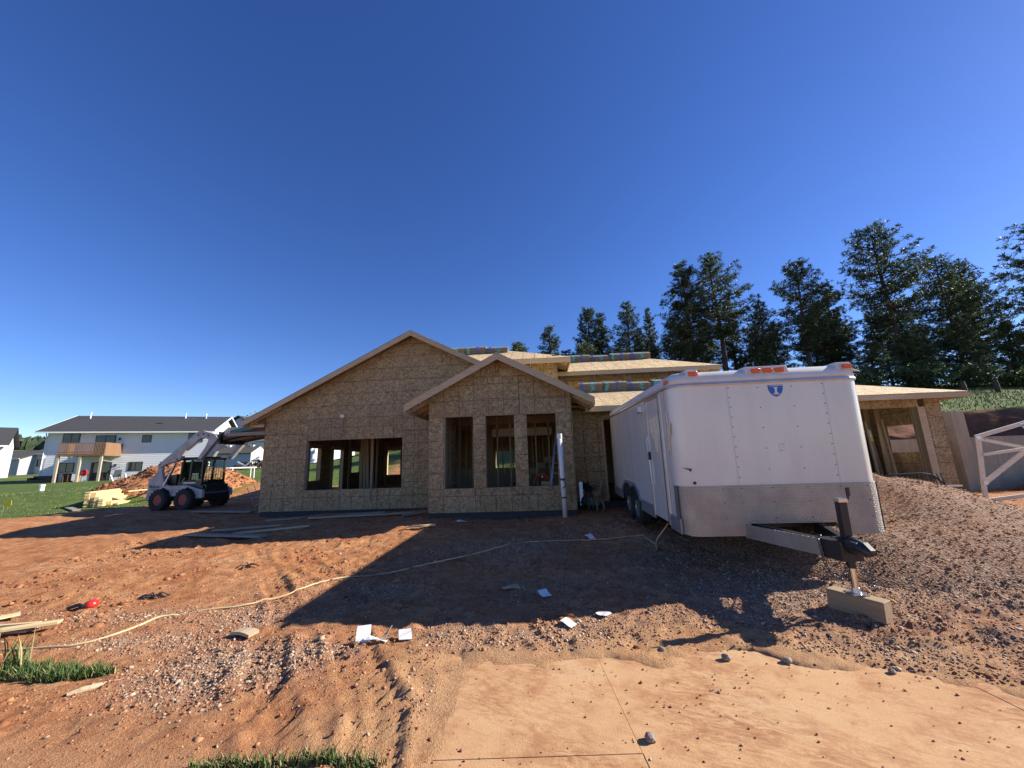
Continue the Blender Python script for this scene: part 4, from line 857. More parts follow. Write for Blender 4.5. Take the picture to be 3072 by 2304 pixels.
MB().box(jx-.045,jy-.045,.52,jx+.045,jy+.045,.565).build('jack_collar', M['chrome'], trailer, bevel=.006)
MB().tube([(jx+.02,jy-.02,.55),(jx+.055,jy-.035,.555),(jx+.062,jy-.04,.64)], .011, 8).build('crank_handle', M['black'], trailer); MB().cyl((jx+.062,jy-.04,.585),(jx+.062,jy-.04,.675),.019).build('crank_grip', M['black'], trailer)
MB().cyl((jx,jy,-.13),(jx,jy,.10),.036,.036,14).build('jack_sleeve', M['black'], trailer); MB().cyl((jx,jy,-.345),(jx,jy,-.10),.030,.030,16).build('jack_leg', M['chrome'], trailer, smooth=False)
MB().cyl((jx,jy,-.365),(jx,jy,-.315),.042,.036,16).build('jack_collar', M['steel'], trailer); MB().box(jx-.075,jy-.075,-.375,jx+.075,jy+.075,-.366).build('jack_foot', M['steel'], trailer)
def chain(pts, n, r=.006):
    m = MB(); P_ = [Vector(p) for p in pts]; seg = [(P_[i+1]-P_[i]).length for i in range(len(P_)-1)]; tot = sum(seg)
    def at(s):
        for i, L in enumerate(seg):
            if s <= L or i == len(seg)-1: return P_[i].lerp(P_[i+1], min(1,s/L)), (P_[i+1]-P_[i]).normalized()
            s -= L
    for k in range(n):
        c, d = at(tot*(k+.5)/n); l = tot/n*.72; q_ = d.to_track_quat('X','Z').to_matrix().to_4x4(); Mx = Matrix.Translation(c) @ q_ @ Matrix.Rotation(rad(90)*(k % 2)+.4,4,'X')
        pt = [Mx @ Vector((l*math.cos(a)*.85, .014*math.sin(a), 0)) for a in [2*math.pi*j/8 for j in range(9)]]
        m.tube(pt, r, 5, False)
    return tag(m.build('safety_chain', plain('dull_chain_steel',(0.16,0.155,0.15),.5,.7), trailer), kind='stuff')
chain([(cx-.15,CY+.42,.16),(cx-.19,CY+.40,.12),(cx-.18,CY+.38,-.08),(cx-.15,CY+.36,-.20),(cx-.08,CY+.33,-.27),(cx-.02,CY+.32,-.18),(cx-.0,CY+.30,-.06)], 24)
chain([(cx+.08,CY+.28,-.04),(cx+.10,CY+.22,-.15),(cx+.13,CY+.20,-.30),(cx+.16,CY+.2,-.24),(cx+.15,CY+.22,-.10)], 18)
MB().tube([(cx+.05,CY+.33,.13),(cx+.12,CY+.45,.22),(cx+.2,CY+.7,.20),(cx+.25,CY+1.0,.14)], .008, 6).build('breakaway_cable', M['wire'], trailer)
MB().tube([(cx-.12,CY+.46,-.06),(cx-.2,CY+.5,-.16),(cx-.42,CY+.65,-.2),(cx-.6,CY+.9,-.10)], .007, 6).build('wiring_cable', M['wire'], trailer)
MB().tube([(cx-.08,CY+.3,.15),(cx-.02,CY+.22,.19),(cx+.05,CY+.2,.17),(cx+.09,CY+.24,.14)], .012, 6).build('plug_cable', M['wire'], trailer)
MB().prism([(.05,-.01,.87),(.18,-.012,.85),(.16,-.012,.81),(.14,-.012,.835)], (0,.004,0)).build('dent_scratch', M['black'], trailer)
MB().cyl((.20,.004,.665),(.20,-.006,.665),.022,.022,10).build('plug_hole', M['black'], trailer)
# timber block under the jack
bp = TM @ Vector((jx, jy, -.376)); 
MB().box(-.235,-.08,-.19,.235,.08,0).build('timber_block', M['post'], None, bevel=.006, label='squared timber block under the trailer jack foot', cat='timber block')
tb = bpy.data.objects['timber_block']; tb.location = bp; tb.rotation_euler = (0,rad(2),rad(-62)); tb.data.materials[0] = wood_mat('block_wood', (0.27,0.18,0.10), (0.40,0.28,0.16))
print('block', bp, gz(bp.x, bp.y))
# ------------------------------------------------------------------ gravel pile
def heap(name, cx, cy, rx, ry, h, mat, label, cat, seed, res=70, power=1.15, lumps=.12, rot=0, sink=.15, fine=.03, segs=None):
    a = np.linspace(-1.15,1.15,res); X,Y = np.meshgrid(a,a); r = np.sqrt(X**2+Y**2)
    wx = cx+(X*rx)*math.cos(rot)-(Y*ry)*math.sin(rot); wy = cy+(X*rx)*math.sin(rot)+(Y*ry)*math.cos(rot)
    rr = r*(1+.16*fbm(X*2,Y*2,1.0,3,seed)); prof = np.clip(1-rr,0,None)**power; prof = prof*(1-.12*np.exp(-(rr/.12)**2))
    z = base_h(wx,wy)+h*prof*(1+lumps*fbm(wx,wy,1.6,4,seed+3))+fine*fbm(wx,wy,9,3,seed+5)*np.clip(prof*5,0,1)-sink*sstep(.86,1.1,rr)-.01
    idx = np.arange(res*res).reshape(res,res); F_ = np.stack([idx[:-1,:-1],idx[:-1,1:],idx[1:,1:],idx[1:,:-1]],-1).reshape(-1,4)
    o = np_mesh(name, np.stack([wx.ravel(),wy.ravel(),z.ravel()],-1), F_, mat, True); tag(o, label, cat); return o, (wx,wy,z,rr)
t = NT('brown_gravel'); co = t.co('Position'); v = t.vor(co, 42, 'Color'); n = t.noise(co, 1.5, 4)
c = t.ramp(v, [(0.1,(0.10,0.055,0.033)),(0.5,(0.22,0.13,0.085)),(0.9,(0.38,0.27,0.19))]); t.base(t.mix(t.ramp(n,[(0.35,(0,0,0)),(0.7,(0.5,0.5,0.5))]), c, (0.27,0.125,0.065))); t.set(Roughness=0.95, Specular_IOR_Level=0.15); t.bump(t.vor(co, 42, 'Distance'), 0.7, 0.015); M['gravel'] = t.m
pile, (wx,wy,wz,rr) = heap('gravel_pile', 6.45, 7.2, 3.7, 3.2, 1.22, M['gravel'], 'broad heap of brown gravel beside the white trailer', 'gravel pile', 3, 150, 1.25, .08, -.15, .15, .010)
k = RNG.integers(0, wx.size, 42000); jx_ = RNG.uniform(-.05,.05,42000); jy_ = RNG.uniform(-.04,.04,42000); ok = rr.ravel()[k] < 1.0; k = k[ok]
P_ = np.stack([wx.ravel()[k]+jx_[ok], wy.ravel()[k]+jy_[ok], wz.ravel()[k]+.004],-1); Sz = np.clip(RNG.lognormal(-4.4,.33,len(k)),.007,.04)
cl = rock_cols(len(k), .15); cl[:,:3] *= np.array([.74,.64,.56])
o = rocks_mesh(P_, Sz, cl, 'loose_stones', M['stone'], pile); tag(o, kind='stuff')
# ------------------------------------------------------------------ concrete retaining wall and stepped foundation stub
rw = thing('retaining_wall', (12.1,13.0,0), (0,0,0), 'bare grey poured concrete retaining wall cut into the red bank', 'wall')
x = 0.0; k = 0
while x < 13:
    w = 1.22; MB().box(x+.004,0,-.2,x+w-.004,.22,1.95+.008*(k%2)).build('wall_panel', M['concrete'], rw); x += w; k += 1
fs_ = thing('foundation_stub', (14.40,12.7,0), (0,0,0), 'taller concrete stub wall standing beside the garage corner', 'wall')
MB().box(0,0,-.2,.20,.26,2.82).build('wall_panel', M['concrete'], fs_); MB().box(.204,.0,-.2,.42,.26,2.80).build('wall_panel', M['concrete'], fs_)
bw_ = thing('rear_retaining_wall', (-5,18.9,0), (0,0,0), 'low concrete retaining wall seen through the house openings', 'wall')
for k in range(9): MB().box(k*1.5+.004,0,-.1,k*1.5+1.496,.2,1.35).build('wall_panel', M['concrete'], bw_)
# dark soil mounds at the wall foot
t = NT('dark_red_soil'); co = t.co('Position'); n = t.noise(co, 3.5, 6, .7); t.base(t.ramp(n, [(0.3,(0.10,0.035,0.02)),(0.7,(0.24,0.09,0.045))])); t.set(Roughness=.95); t.bump(t.noise(co,14,5,.7), .8, .05); M['darksoil'] = t.m
heap('soil_mound', 16.6, 12.1, 1.3, .7, .55, M['darksoil'], 'low dark soil mound at the foot of the retaining wall', 'soil mound', 21, 36, 1.0)
heap('soil_mound', 18.6, 11.9, 1.4, .8, .75, M['darksoil'], 'larger dark soil mound against the retaining wall near the truss end', 'soil mound', 23, 36, 1.0)
# ------------------------------------------------------------------ roof truss standing on edge
truss = thing('roof_truss', (11.98,10.3,gz(11.98,10.3)), (0,0,0), 'pale new timber roof truss standing upright beside the gravel pile', 'truss')
z0 = truss.location.z
def tb_(name, a, b, h=.09, y=0): MB().beam((a[0]-11.98,y,a[1]-z0),(b[0]-11.98,y,b[1]-z0),.038,h).build(name, M['pale'], truss)
tb_('end_post',(12.00,z0),(12.24,1.93),.11); tb_('top_chord',(12.18,1.90),(14.6,2.48),.10,.002); tb_('web_brace',(12.27,1.86),(14.0,1.45),.075,.045); tb_('web_brace',(12.2,1.44),(14.2,1.66),.07,-.042); tb_('web_brace',(12.10,.70),(14.2,1.98),.11,.045); tb_('web_brace',(13.45,2.17),(14.05,1.40),.09,-.045)
tb_('bottom_chord',(12.05,.16+z0*.5),(14.8,.55),.09,.004)
for (a, b) in ((12.22,1.88),(12.10,.74),(13.45,2.18)): MB().box(a-11.98-.06,-.03,b-z0-.05,a-11.98+.06,-.026,b-z0+.05).build('nail_plate', M['steel'], truss)
for i, (x0,y0,x1,y1,lb) in enumerate(((12.4,9.75,15.0,9.5,'fresh board lying flat in front of the standing truss'),(12.9,9.5,15.2,9.2,'fresh board lying nearest the gravel below the truss'),(13.4,9.9,15.3,9.95,'short fresh board lying under the standing truss'))):
    z = max(gz(x0,y0),gz(x1,y1))+.05; MB().beam((x0,y0,z),(x1,y1,z),.14,.038).build('lumber_board', M['fresh'], None, label=lb, cat='board')
# ------------------------------------------------------------------ black grille attachment and bucket behind the gravel
gr = thing('rock_bucket', (10.0,9.55,gz(10,9.5)), (0,0,rad(-6)), 'black skeleton rock bucket lying behind the gravel pile by the garage', 'bucket')
MB().tube([(-1.05,0,.70),(-.95,0,.80),(-.2,.0,.82),(.0,0,.78),(.28,0,.52)], .022, 8).build('top_rail', M['black'], gr); MB().box(-1.1,-.03,.42,.30,.03,.50).build('lower_rail', M['black'], gr)
for k in range(15): MB().tube([(-1.0+k*.085,0,.81),(-1.0+k*.085+.02,-.03,.62),(-1.0+k*.085+.05,-.02,.46)], .011, 6).build('tine', M['black'], gr)
MB().prism([(-.15,-.1,.05),(.62,-.1,.05),(.50,-.1,.50),(-.1,-.1,.52)], (0,.6,0)).build('bucket_shell', M['black'], gr); MB().box(-.12,-.14,.505,.48,-.06,.54).build('bucket_edge', M['steel'], gr)
# window unit and boards inside the garage
wu = thing('boxed_window_unit', HM @ Vector((13.05,3.0,.37)), (rad(-6),0,HYAW+rad(4)), 'black framed window unit with labels leaning inside the open garage', 'window unit')
MB().box(-.42,-.04,0,.42,.04,1.85).build('frame', M['black'], wu); MB().box(-.34,-.046,.1,.34,-.041,1.75).build('pane', M['glass'], wu); MB().box(-.22,-.05,1.15,.22,-.047,1.5).build('paper_label', M['paper'], wu); MB().box(-.05,-.05,.7,.16,-.047,.95).build('paper_label', M['paper'], wu)
MB().box(.425,-.06,.0,.53,.06,1.55).build('corner_guard', M['card'], wu); MB().box(.424,-.062,1.55,.532,.062,1.68).build('yellow_tape', plain('yellow_tape',(0.75,0.5,0.03),.5), wu); MB().box(.424,-.061,1.685,.531,.061,1.92).build('corner_guard', M['paper'], wu)
for i, (u, dv, lb) in enumerate(((13.66,.0,'wide timber plank leaning inside the garage wall'),(13.58,.5,'narrow timber plank leaning deeper inside the garage wall'))):
    o = MB().box(-.09+.02*i,-.02,0,.09-.02*i,.02,2.2).build('lumber_board', M['lumber'], None, label=lb, cat='board'); o.location = HM @ Vector((u-.25,2.4+dv,.37)); o.rotation_euler = (0,rad(7),HYAW+rad(70))
# ------------------------------------------------------------------ white neighbour house
NH = Vector((-48.43,40,0)); NY = rad(21); NM = Matrix.Translation(NH) @ Matrix.Rotation(NY,4,'Z'); NB = .9
nh = thing('white_house', NH, (0,0,NY), 'long two-storey white house with dark shingle roof and raised timber deck', 'house')
WL, WD = 14.0, 10.0
def siding(parent, x0, x1, z0, z1, y, step=.19, mat=None, name='siding', flip=False, lean=.022):
    m = MB(); z = z0
    while z < z1-1e-3:
        e = min(z+step, z1)
        m.add([(x0,y-lean,z),(x1,y-lean,z),(x1,y-.003,e),(x0,y-.003,e)], [(0,1,2,3)]); m.add([(x0,y-lean,z),(x1,y-lean,z),(x1,y,z),(x0,y,z)], [(3,2,1,0)]); z = e
    return tag(m.build(name, mat or M['white'], parent), kind='stuff')
MB().box(0,.0,NB-.4,WL,WD,6.3).build('wall', M['white'], nh)
sd = siding(nh, .10, WL-.10, NB+.05, 6.28, -.003)
for x in (0,WL-.10): MB().box(x,-.035,NB,x+.10,.05,6.3).build('corner_board', M['trim'], nh)
MB().prism([(WL+.01,0,6.3),(WL+.01,WD,6.3),(WL+.01,WD/2,8.15)], (-.1,0,0)).build('gable_wall', M['white'], nh); MB().prism([(-.01,0,6.3),(-.01,WD,6.3),(-.01,WD/2,8.15)], (.1,0,0)).build('gable_wall', M['white'], nh)
rs = (8.35-6.18)/5.55
for sgn in (0,1):
    m = MB(); pts = [(-.6,-.75,6.04),(WL+.5,-.75,6.04),(WL+.5,WD/2,8.3),(-.6,WD/2,8.3)] if not sgn else [(-.6,WD/2,8.3),(WL+.5,WD/2,8.3),(WL+.5,WD+.75,6.04),(-.6,WD+.75,6.04)]
    m.prism(pts, (0,0,.14)); rf = m.build('roof', M['shingle'], nh)
    if not sgn: roof0 = rf
MB().box(-.6,-.86,5.97,WL+.5,-.752,6.12).build('gutter', M['trim'], nh); MB().tube([(.15,-.6,6.05),(.05,-.3,5.8),(-.03,-.08,5.55),(-.03,-.08,1.0)], .045, 6).build('downspout', M['trim'], nh)
for sgn in (0,1):
    xx = -.62 if not sgn else WL+.5
    m = MB(); m.prism([(xx,-.55,6.26),(xx,WD/2,8.46),(xx,WD+.55,6.26),(xx,WD+.55,6.06),(xx,WD/2,8.26),(xx,-.55,6.06)], (.03 if sgn else -.03,0,0)); m.build('rake_board', M['trim'], nh)
MB().box(-.58,-.54,6.06,WL+.48,.0,6.10).build('soffit', M['trim'], nh)
for x,y in ((1.1,3.9),(9.9,4.2),(12.0,4.2)): MB().cyl((x,y,7.6),(x,y,8.75),.06).build('roof_vent', M['trim'], roof0)
MB().box(8.0,1.9,7.22,8.6,2.3,7.32).build('roof_box', M['black'], roof0)
def win(parent, x0,z0,x1,z1,y=0,split=True,blind=0,fm=None):
    w = MB().box(x0,y-.06,z0,x1,y-.024,z1).build('window', fm or M['black'], parent)
    xm = (x0+x1)/2; f = .07
    for a, b in (((x0+f,xm-f/2),(xm+f/2,x1-f)) if split else ((x0+f,x1-f),)):
        p = MB().box(a,y-.068,z0+f,b,y-.061,z1-f).build('pane', M['glass'], w)
        if blind: MB().box(a+.02,y-.072,z1-f-(z1-z0)*blind,b-.02,y-.069,z1-f-.02).build('blind', plain('grey_blind',(0.22,0.24,0.26),.8), w)
    return w
win(nh,1.21,4.98,2.57,6.06,blind=.42); win(nh,7.75,4.95,8.57,5.78,split=False); win(nh,11.9,4.92,13.3,6.05); win(nh,1.31,1.95,2.50,2.94); win(nh,6.93,1.92,8.14,2.88)
for z0,z1 in ((3.75,5.76),(.98,2.92)):
    d = MB().box(3.84,-.06,z0,5.52,-.024,z1).build('patio_door', M['black'], nh)
    for a,b in ((3.92,4.64),(4.72,5.44)): MB().box(a,-.068,z0+.09,b,-.061,z1-.09).build('pane', M['glass'], d)
for x,z in ((5.85,5.35),(5.85,2.55)): MB().box(x-.07,-.16,z-.12,x+.07,-.02,z+.14).build('wall_lamp', M['black'], nh)
# deck
dk0,dk1,dv = 2.60,6.15,-3.0
MB().box(dk0,dv,3.58,dk1,-.03,3.74).build('deck_platform', M['deckwood'], nh)
for k in range(30):
    x = dk0+.02+k*(dk1-dk0-.06)/29; MB().box(x,dv-.03,3.52,x+.055,dv-.003,4.84).build('baluster', M['deckwood'], nh)
for k in range(22):
    y = dv+.06+k*.135; MB().box(dk1+.003,y,3.50,dk1+.03,y+.115,4.84).build('deck_board', M['deckwood'], nh)
for k in range(14): y = dv+.1+k*.21; MB().box(dk0-.03,y,3.52,dk0-.003,y+.05,4.84).build('baluster', M['deckwood'], nh)
MB().box(dk0,dv-.004,4.74,dk1,dv+.05,4.83).build('deck_rail', M['deckwood'], nh); MB().box(dk0,dv-.002,3.85,dk1,dv+.04,3.94).build('deck_rail', M['deckwood'], nh)
for x in (2.68,4.34,5.95): MB().box(x-.09,dv+.02,.7,x+.09,dv+.2,3.57).build('deck_post', M['post'], nh)
MB().beam((5.98,dv+.12,3.1),(6.6,-.1,2.6),.06,.06).build('deck_brace', M['grey_board'], nh)
MB().box(1.0,-3.6,.8,7.6,-.03,.93).build('patio_slab', M['concrete'], nh)
# patio things
def nplace(x,y,z=.93): return NM @ Vector((x,y,z))
g = thing('kettle_grill', nplace(4.55,-2.4), (0,0,NY), 'red round kettle grill on the patio under the deck', 'grill')
MB().lathe([(.02,-.32),(.22,-.24),(.31,-.08),(.325,0)], 16, Matrix.Translation((0,0,.92))).build('bowl', M['red'], g, smooth=True); MB().lathe([(.33,0.0),(.32,.08),(.24,.22),(.06,.30),(.02,.31)], 16, Matrix.Translation((0,0,.925))).build('lid', M['red'], g, smooth=True)
for a in (30,150,270): MB().cyl((.16*math.cos(rad(a)),.16*math.sin(rad(a)),.7),(.3*math.cos(rad(a)),.3*math.sin(rad(a)),0),.014).build('leg', M['steel'], g)
tb2 = thing('patio_table', nplace(3.2,-2.2), (0,0,NY), 'dark slatted patio table between the deck posts', 'table')
MB().box(-.9,-.4,.85,.9,.4,.92).build('table_top', M['black'], tb2)
for x in (-.82,-.1,.3,.82): MB().box(x-.035,-.36,0,x+.035,.36,.85).build('leg', M['deckwood'], tb2)
MB().box(.6,-.42,.2,.88,-.38,.85).build('side_panel', M['paper'], tb2)
ch = thing('patio_chair', nplace(6.55,-1.2), (0,0,NY+rad(8)), 'dark mesh patio armchair against the siding', 'chair')
MB().box(-.3,-.3,.42,.3,.3,.47).build('seat', M['black'], ch); MB().prism([(-.3,.26,.45),(.3,.26,.45),(.28,.42,1.15),(-.28,.42,1.15)], (0,.03,0)).build('backrest', plain('grey_mesh',(0.08,0.085,0.09),.8), ch)
for x in (-.28,.28):
    for y in (-.27,.27): MB().box(x-.02,y-.02,0,x+.02,y+.02,.66).build('leg', M['black'], ch)
    MB().box(x-.03,-.3,.66,x+.03,.28,.69).build('armrest', M['black'], ch)
sf = thing('patio_bench', nplace(1.3,-1.8), (0,0,NY), 'low dark patio sofa in front of the lower window', 'sofa')
MB().box(-.9,-.4,.0,.9,.4,.42).build('seat', M['black'], sf, bevel=.03); MB().box(-.9,.25,.42,.9,.4,.75).build('backrest', M['black'], sf, bevel=.03); MB().box(-.95,-.4,.0,-.75,.4,.6).build('armrest', M['black'], sf)
# ------------------------------------------------------------------ the other houses
def simple_house(name, loc, yaw, w, d, z0, ze, zr, label, mat=None, roof='shingle', ov=.5, wins=(), ridge='x', base=None):
    h = thing(name, (loc[0],loc[1],0), (0,0,rad(yaw)), label, 'house'); mw = mat or M['white']
    MB().box(0,0,z0-1,w,d,ze).build('wall', mw, h); siding(h, .05, w-.05, z0, ze-.02, -.002, .22, mw)
    if ridge == 'x':
        for s in (0,1):
            p = [(-ov,-ov,ze-.15),(w+ov,-ov,ze-.15),(w+ov,d/2,zr),(-ov,d/2,zr)] if not s else [(-ov,d/2,zr),(w+ov,d/2,zr),(w+ov,d+ov,ze-.15),(-ov,d+ov,ze-.15)]
            MB().prism(p,(0,0,.15)).build('roof', M[roof], h)
        for xx in (0,w-.1): MB().prism([(xx,0,ze),(xx,d,ze),(xx,d/2,zr-.1)],(.1,0,0)).build('gable_wall', mw, h)
        MB().box(-ov,-ov-.1,ze-.2,w+ov,-ov,ze-.02).build('gutter', M['trim'], h)
    else:
        for s in (0,1):
            p = [(-ov,-ov,ze-.15),(w/2,-ov,zr),(w/2,d+ov,zr),(-ov,d+ov,ze-.15)] if not s else [(w/2,-ov,zr),(w+ov,-ov,ze-.15),(w+ov,d+ov,ze-.15),(w/2,d+ov,zr)]
            MB().prism(p,(0,0,.15)).build('roof', M[roof], h)
        MB().prism([(0,0,ze),(w,0,ze),(w/2,0,zr-.1)],(0,.1,0)).build('gable_wall', mw, h)
    for a in wins: win(h,*a,split=(a[2]-a[0] > 1.1))
    return h
simple_house('white_house', (-78.2,45.9), 45, 10.7, 7, 1.4, 6.0, 8.6, 'white gabled house with low black windows standing past the long house', wins=((8.6,3.5,10.2,4.4),(3,3.5,5,4.6)), ridge='x')
fh = simple_house('grey_house', (-101,73), 4, 7.5, 8, 2.4, 5.1, 6.6, 'grey house with small white porch gable far behind', plain('grey_siding',(0.36,0.38,0.40),.7), 'shingle2', wins=((.6,3.2,1.4,4.2),))
MB().prism([(1.6,-2.2,5.0),(5.2,-2.2,5.0),(3.4,-2.2,6.1)],(0,2.2,0)).build('porch_gable', M['trim'], fh)
for x in (1.8,5.0): MB().box(x-.12,-2.1,2.4,x+.12,-1.9,5.0).build('porch_post', M['trim'], fh)
simple_house('blue_grey_house', (-94.5,76), 6, 8, 9, 2.3, 6.0, 7.6, 'blue-grey house with dark roof half hidden behind the long white house', plain('blue_grey_siding',(0.40,0.44,0.48),.7), wins=((1.2,3.5,2.6,4.9),))
h2 = simple_house('white_house', (-36.6,46.5), 6, 6.8, 8, 1.8, 5.3, 7.0, 'smaller white house with framed sign window behind the garden shed', wins=(), ridge='x')
win(h2,3.0,3.9,4.3,4.7); MB().box(5.0,-.2,4.2,5.25,-.02,4.7).build('wall_lamp', M['black'], h2); MB().box(1.9,-.06,4.5,2.2,-.02,5.2).build('meter_box', M['steel'], h2)
h3 = simple_house('white_house', (-29.4,44), -20, 7, 8, 1.8, 4.9, 6.2, 'white sided annex catching sun beside the brush pile', wins=(), ridge='x'); MB().box(1.7,-.06,2.0,2.1,-.03,2.5).build('vent_grille', M['black'], h3)
wg = simple_house('white_house', (-43.5,55), 10, 7.5, 8, 1.5, 6.4, 9.2, 'white house whose sunlit gable peak shows past the long shingle roof', wins=(), ridge='y'); 
# garden shed
shd = thing('garden_shed', (-27.9,36,0), (0,0,rad(6)), 'blue-grey garden shed with shallow dark roof and white end boards', 'shed')
M['shedwall'] = plain('shed_blue_grey', (0.33,0.38,0.45), .7)
MB().box(0,0,1.2,3.3,3.0,3.15).build('wall', M['shedwall'], shd); MB().prism([(-.15,-.2,3.10),(3.4,-.2,3.10),(3.4,1.5,3.85),(-.15,1.5,3.85)],(0,0,.08)).build('roof', M['shingle2'], shd); MB().prism([(-.15,1.5,3.85),(3.4,1.5,3.85),(3.4,3.2,3.1),(-.15,3.2,3.1)],(0,0,.08)).build('roof', M['shingle2'], shd)
MB().prism([(3.3,0,1.2),(3.3,3.0,1.2),(3.3,3.0,3.15),(3.3,1.5,3.8),(3.3,0,3.15)],(.06,0,0)).build('end_wall', M['trim'], shd)
for x in (.6,1.65,2.7): MB().box(x-.15,1.2,3.80,x+.15,1.5,3.98).build('roof_vent', M['trim'], shd)
MB().box(3.37,.9,1.7,3.40,1.7,2.9).build('shed_door', M['shedwall'], shd)
# trampoline
tr = thing('trampoline', (-19.6,27,gz(-19.6,27)), (0,0,0), 'round trampoline with white legs on the lawn behind the dirt pile', 'trampoline')
MB().tube([(1.5*math.cos(2*math.pi*k/20),1.5*math.sin(2*math.pi*k/20),.8) for k in range(21)], .05, 6, False).build('frame_ring', M['trim'], tr); MB().lathe([(1.42,.78),(.01,.76)],20,Matrix()).build('mat', M['black'], tr)
for k in range(6): a = 2*math.pi*k/6+.2; MB().tube([(1.5*math.cos(a),1.5*math.sin(a),.8),(1.52*math.cos(a),1.52*math.sin(a),0)], .035, 6).build('leg', M['trim'], tr)
# brush pile
bp_ = MB()
for k in range(120):
    a = random.uniform(0,6.28); r = random.random()**.5; x = r*math.cos(a)*1.6; y = r*math.sin(a)*1.0; z = random.uniform(0,.8*(1-r)); d = Vector((random.uniform(-1,1),random.uniform(-1,1),random.uniform(-.3,.5)))*.5
    bp_.beam((x-d.x,y-d.y,max(.02,z-d.z+.1)),(x+d.x,y+d.y,z+d.z+.15),.06,.05)
o = bp_.build('brush_pile', plain('dark_brush',(0.05,0.03,0.022),.9), None); o.location = (-22.6,34,gz(-22.6,34)); tag(o, 'tangled dark brush and scrap pile beside the white annex', 'brush pile', kind='stuff')
for i,(dx,dz,a) in enumerate(((-.6,.35,.5),(-.1,.3,-.7),(.6,.75,-.5))):
    o = MB().box(-.35,-.04,-.05,.35,.04,.05).build('scrap_board', M['trim'], None, label=('pale scrap stick on the near left of the brush pile','pale scrap stick in the middle of the brush pile','pale scrap board on top of the brush pile')[i], cat='scrap'); o.location = (-22.6+dx,33.2,gz(-22.6,33.2)+dz+.1); o.rotation_euler = (0,a,.2)
# ------------------------------------------------------------------ red dirt pile
dirt, _ = heap('dirt_pile', -17.6, 20.6, 3.9, 2.6, 1.45, M['soil'], 'red dirt pile behind the skid steer loader', 'dirt pile', 51, 80, 1.0, .25, 0, .2, .09)
k = RNG.integers(0, 6400, 5000); vv = np.array([v.co[:] for v in dirt.data.vertices])[k]; o = rocks_mesh(vv+RNG.uniform(-.06,.06,(5000,3))*[1,1,.2], np.clip(RNG.lognormal(-2.9,.5,5000),.02,.2), np.concatenate([np.array([(0.30,0.115,0.055)])*RNG.uniform(.6,1.2,(5000,1)), np.ones((5000,1))],1), 'clods', M['stone'], dirt); tag(o, kind='stuff')
# ------------------------------------------------------------------ stacked lumber by the lawn
d = Vector((1.0,2.6,0)).normalized() if False else Vector((-.47,.88,0)).normalized()
n = Vector((d.y,-d.x,0)); B0 = Vector((-16.85,16.2,0)); zb = gz(-17,16.6)
def lum(p, L, z, w=.14, h=.038, lb='', dirv=None, mat='fresh', grp=None):
    dv_ = dirv or d; o = MB().box(0,-w/2,-h/2,L,w/2,h/2).build('lumber_board', M[mat], None, label=lb, cat='board', group=grp)
    o.location = (p.x,p.y,z); o.rotation_euler = (0,0,math.atan2(dv_.y,dv_.x)); return o
rows = [(0,14,4.6,0.0),(1,13,4.7,.05),(2,9,4.6,-.1),(3,7,4.7,-.15),(4,4,4.9,.2),(5,2,5.1,.35)]
ORD2 = ('first','second','third','fourth','fifth','sixth','seventh','eighth','ninth','tenth','eleventh','twelfth','thirteenth','fourteenth')
for c, nlay, L, off in rows:
    col = n*(.15*c)
    for k in range(nlay):
        z = zb+.06+k*.042
        lum(B0+n*(.155*(c-3))+d*(off+random.uniform(-.04,.04)), L+random.uniform(-.1,.1), z, lb='pale board, %s from the ground, %s column from the lawn, in the lumber stack' % (ORD2[k], ORD2[c]), grp='boards of the stepped lumber stack')
for i,(p0,p1,lb) in enumerate((((-16.6,16.9),(-17.4,21.0),'single pale board slid off the lumber stack towards the loader'),((-16.4,17.6),(-15.6,19.3),'short pale board beside the lumber stack and loader wheel'))):
    a = Vector((*p0,0)); b = Vector((*p1,0)); lum(a,(b-a).length,max(gz(*p0),gz(*p1))+.04,lb=lb,dirv=(b-a).normalized())
# loose grey boards on the ground
for p0,p1,w,lb,mt in (((-7.93,9.72),(-5.65,9.05),.19,'long grey board lying in the shade before the main gable','grey_board'),((-7.5,9.95),(-5.9,10.15),.10,'narrow grey board lying behind the long grey board','grey_board'),((-11.1,13.76),(-9.1,13.8),.2,'grey plank lying left of the house corner','grey_board'),((-18.0,16.0),(-16.3,14.8),.2,'dark offcut plank lying beside the lawn edge','grey_board'),((-7.3,11.75),(-3.9,11.95),.09,'slim grey board resting along the house foundation','grey_board'),((-5.75,11.13),(-2.9,11.75),.14,'pale board leaning out from the foundation below the wide opening','lumber'),((-3.2,11.3),(-2.45,11.7),.16,'short broken board below the wide opening','grey_board'),((-6.75,9.63),(-5.1,9.94),.13,'pale board end crossing the grey boards in the shade','lumber'),((-2.45,8.95),(-1.85,9.2),.06,'thin sunlit stick near the bay corner','fresh'),((-12.8,18.2),(-11.9,18.1),.1,'far narrow board on the red soil behind the house corner','grey_board')):
    a = Vector((*p0,0)); b = Vector((*p1,0)); za = gz(*p0,True)+.03; zb_ = gz(*p1,True)+.03
    o = MB().box(0,-w/2,-.019,(b-a).length,w/2,.019).build('lumber_board', M[mt], None, label=lb, cat='board'); o.location = (a.x,a.y,za+.012); o.rotation_euler = (0,-math.atan2(zb_-za,(b-a).length),math.atan2(b.y-a.y,b.x-a.x))
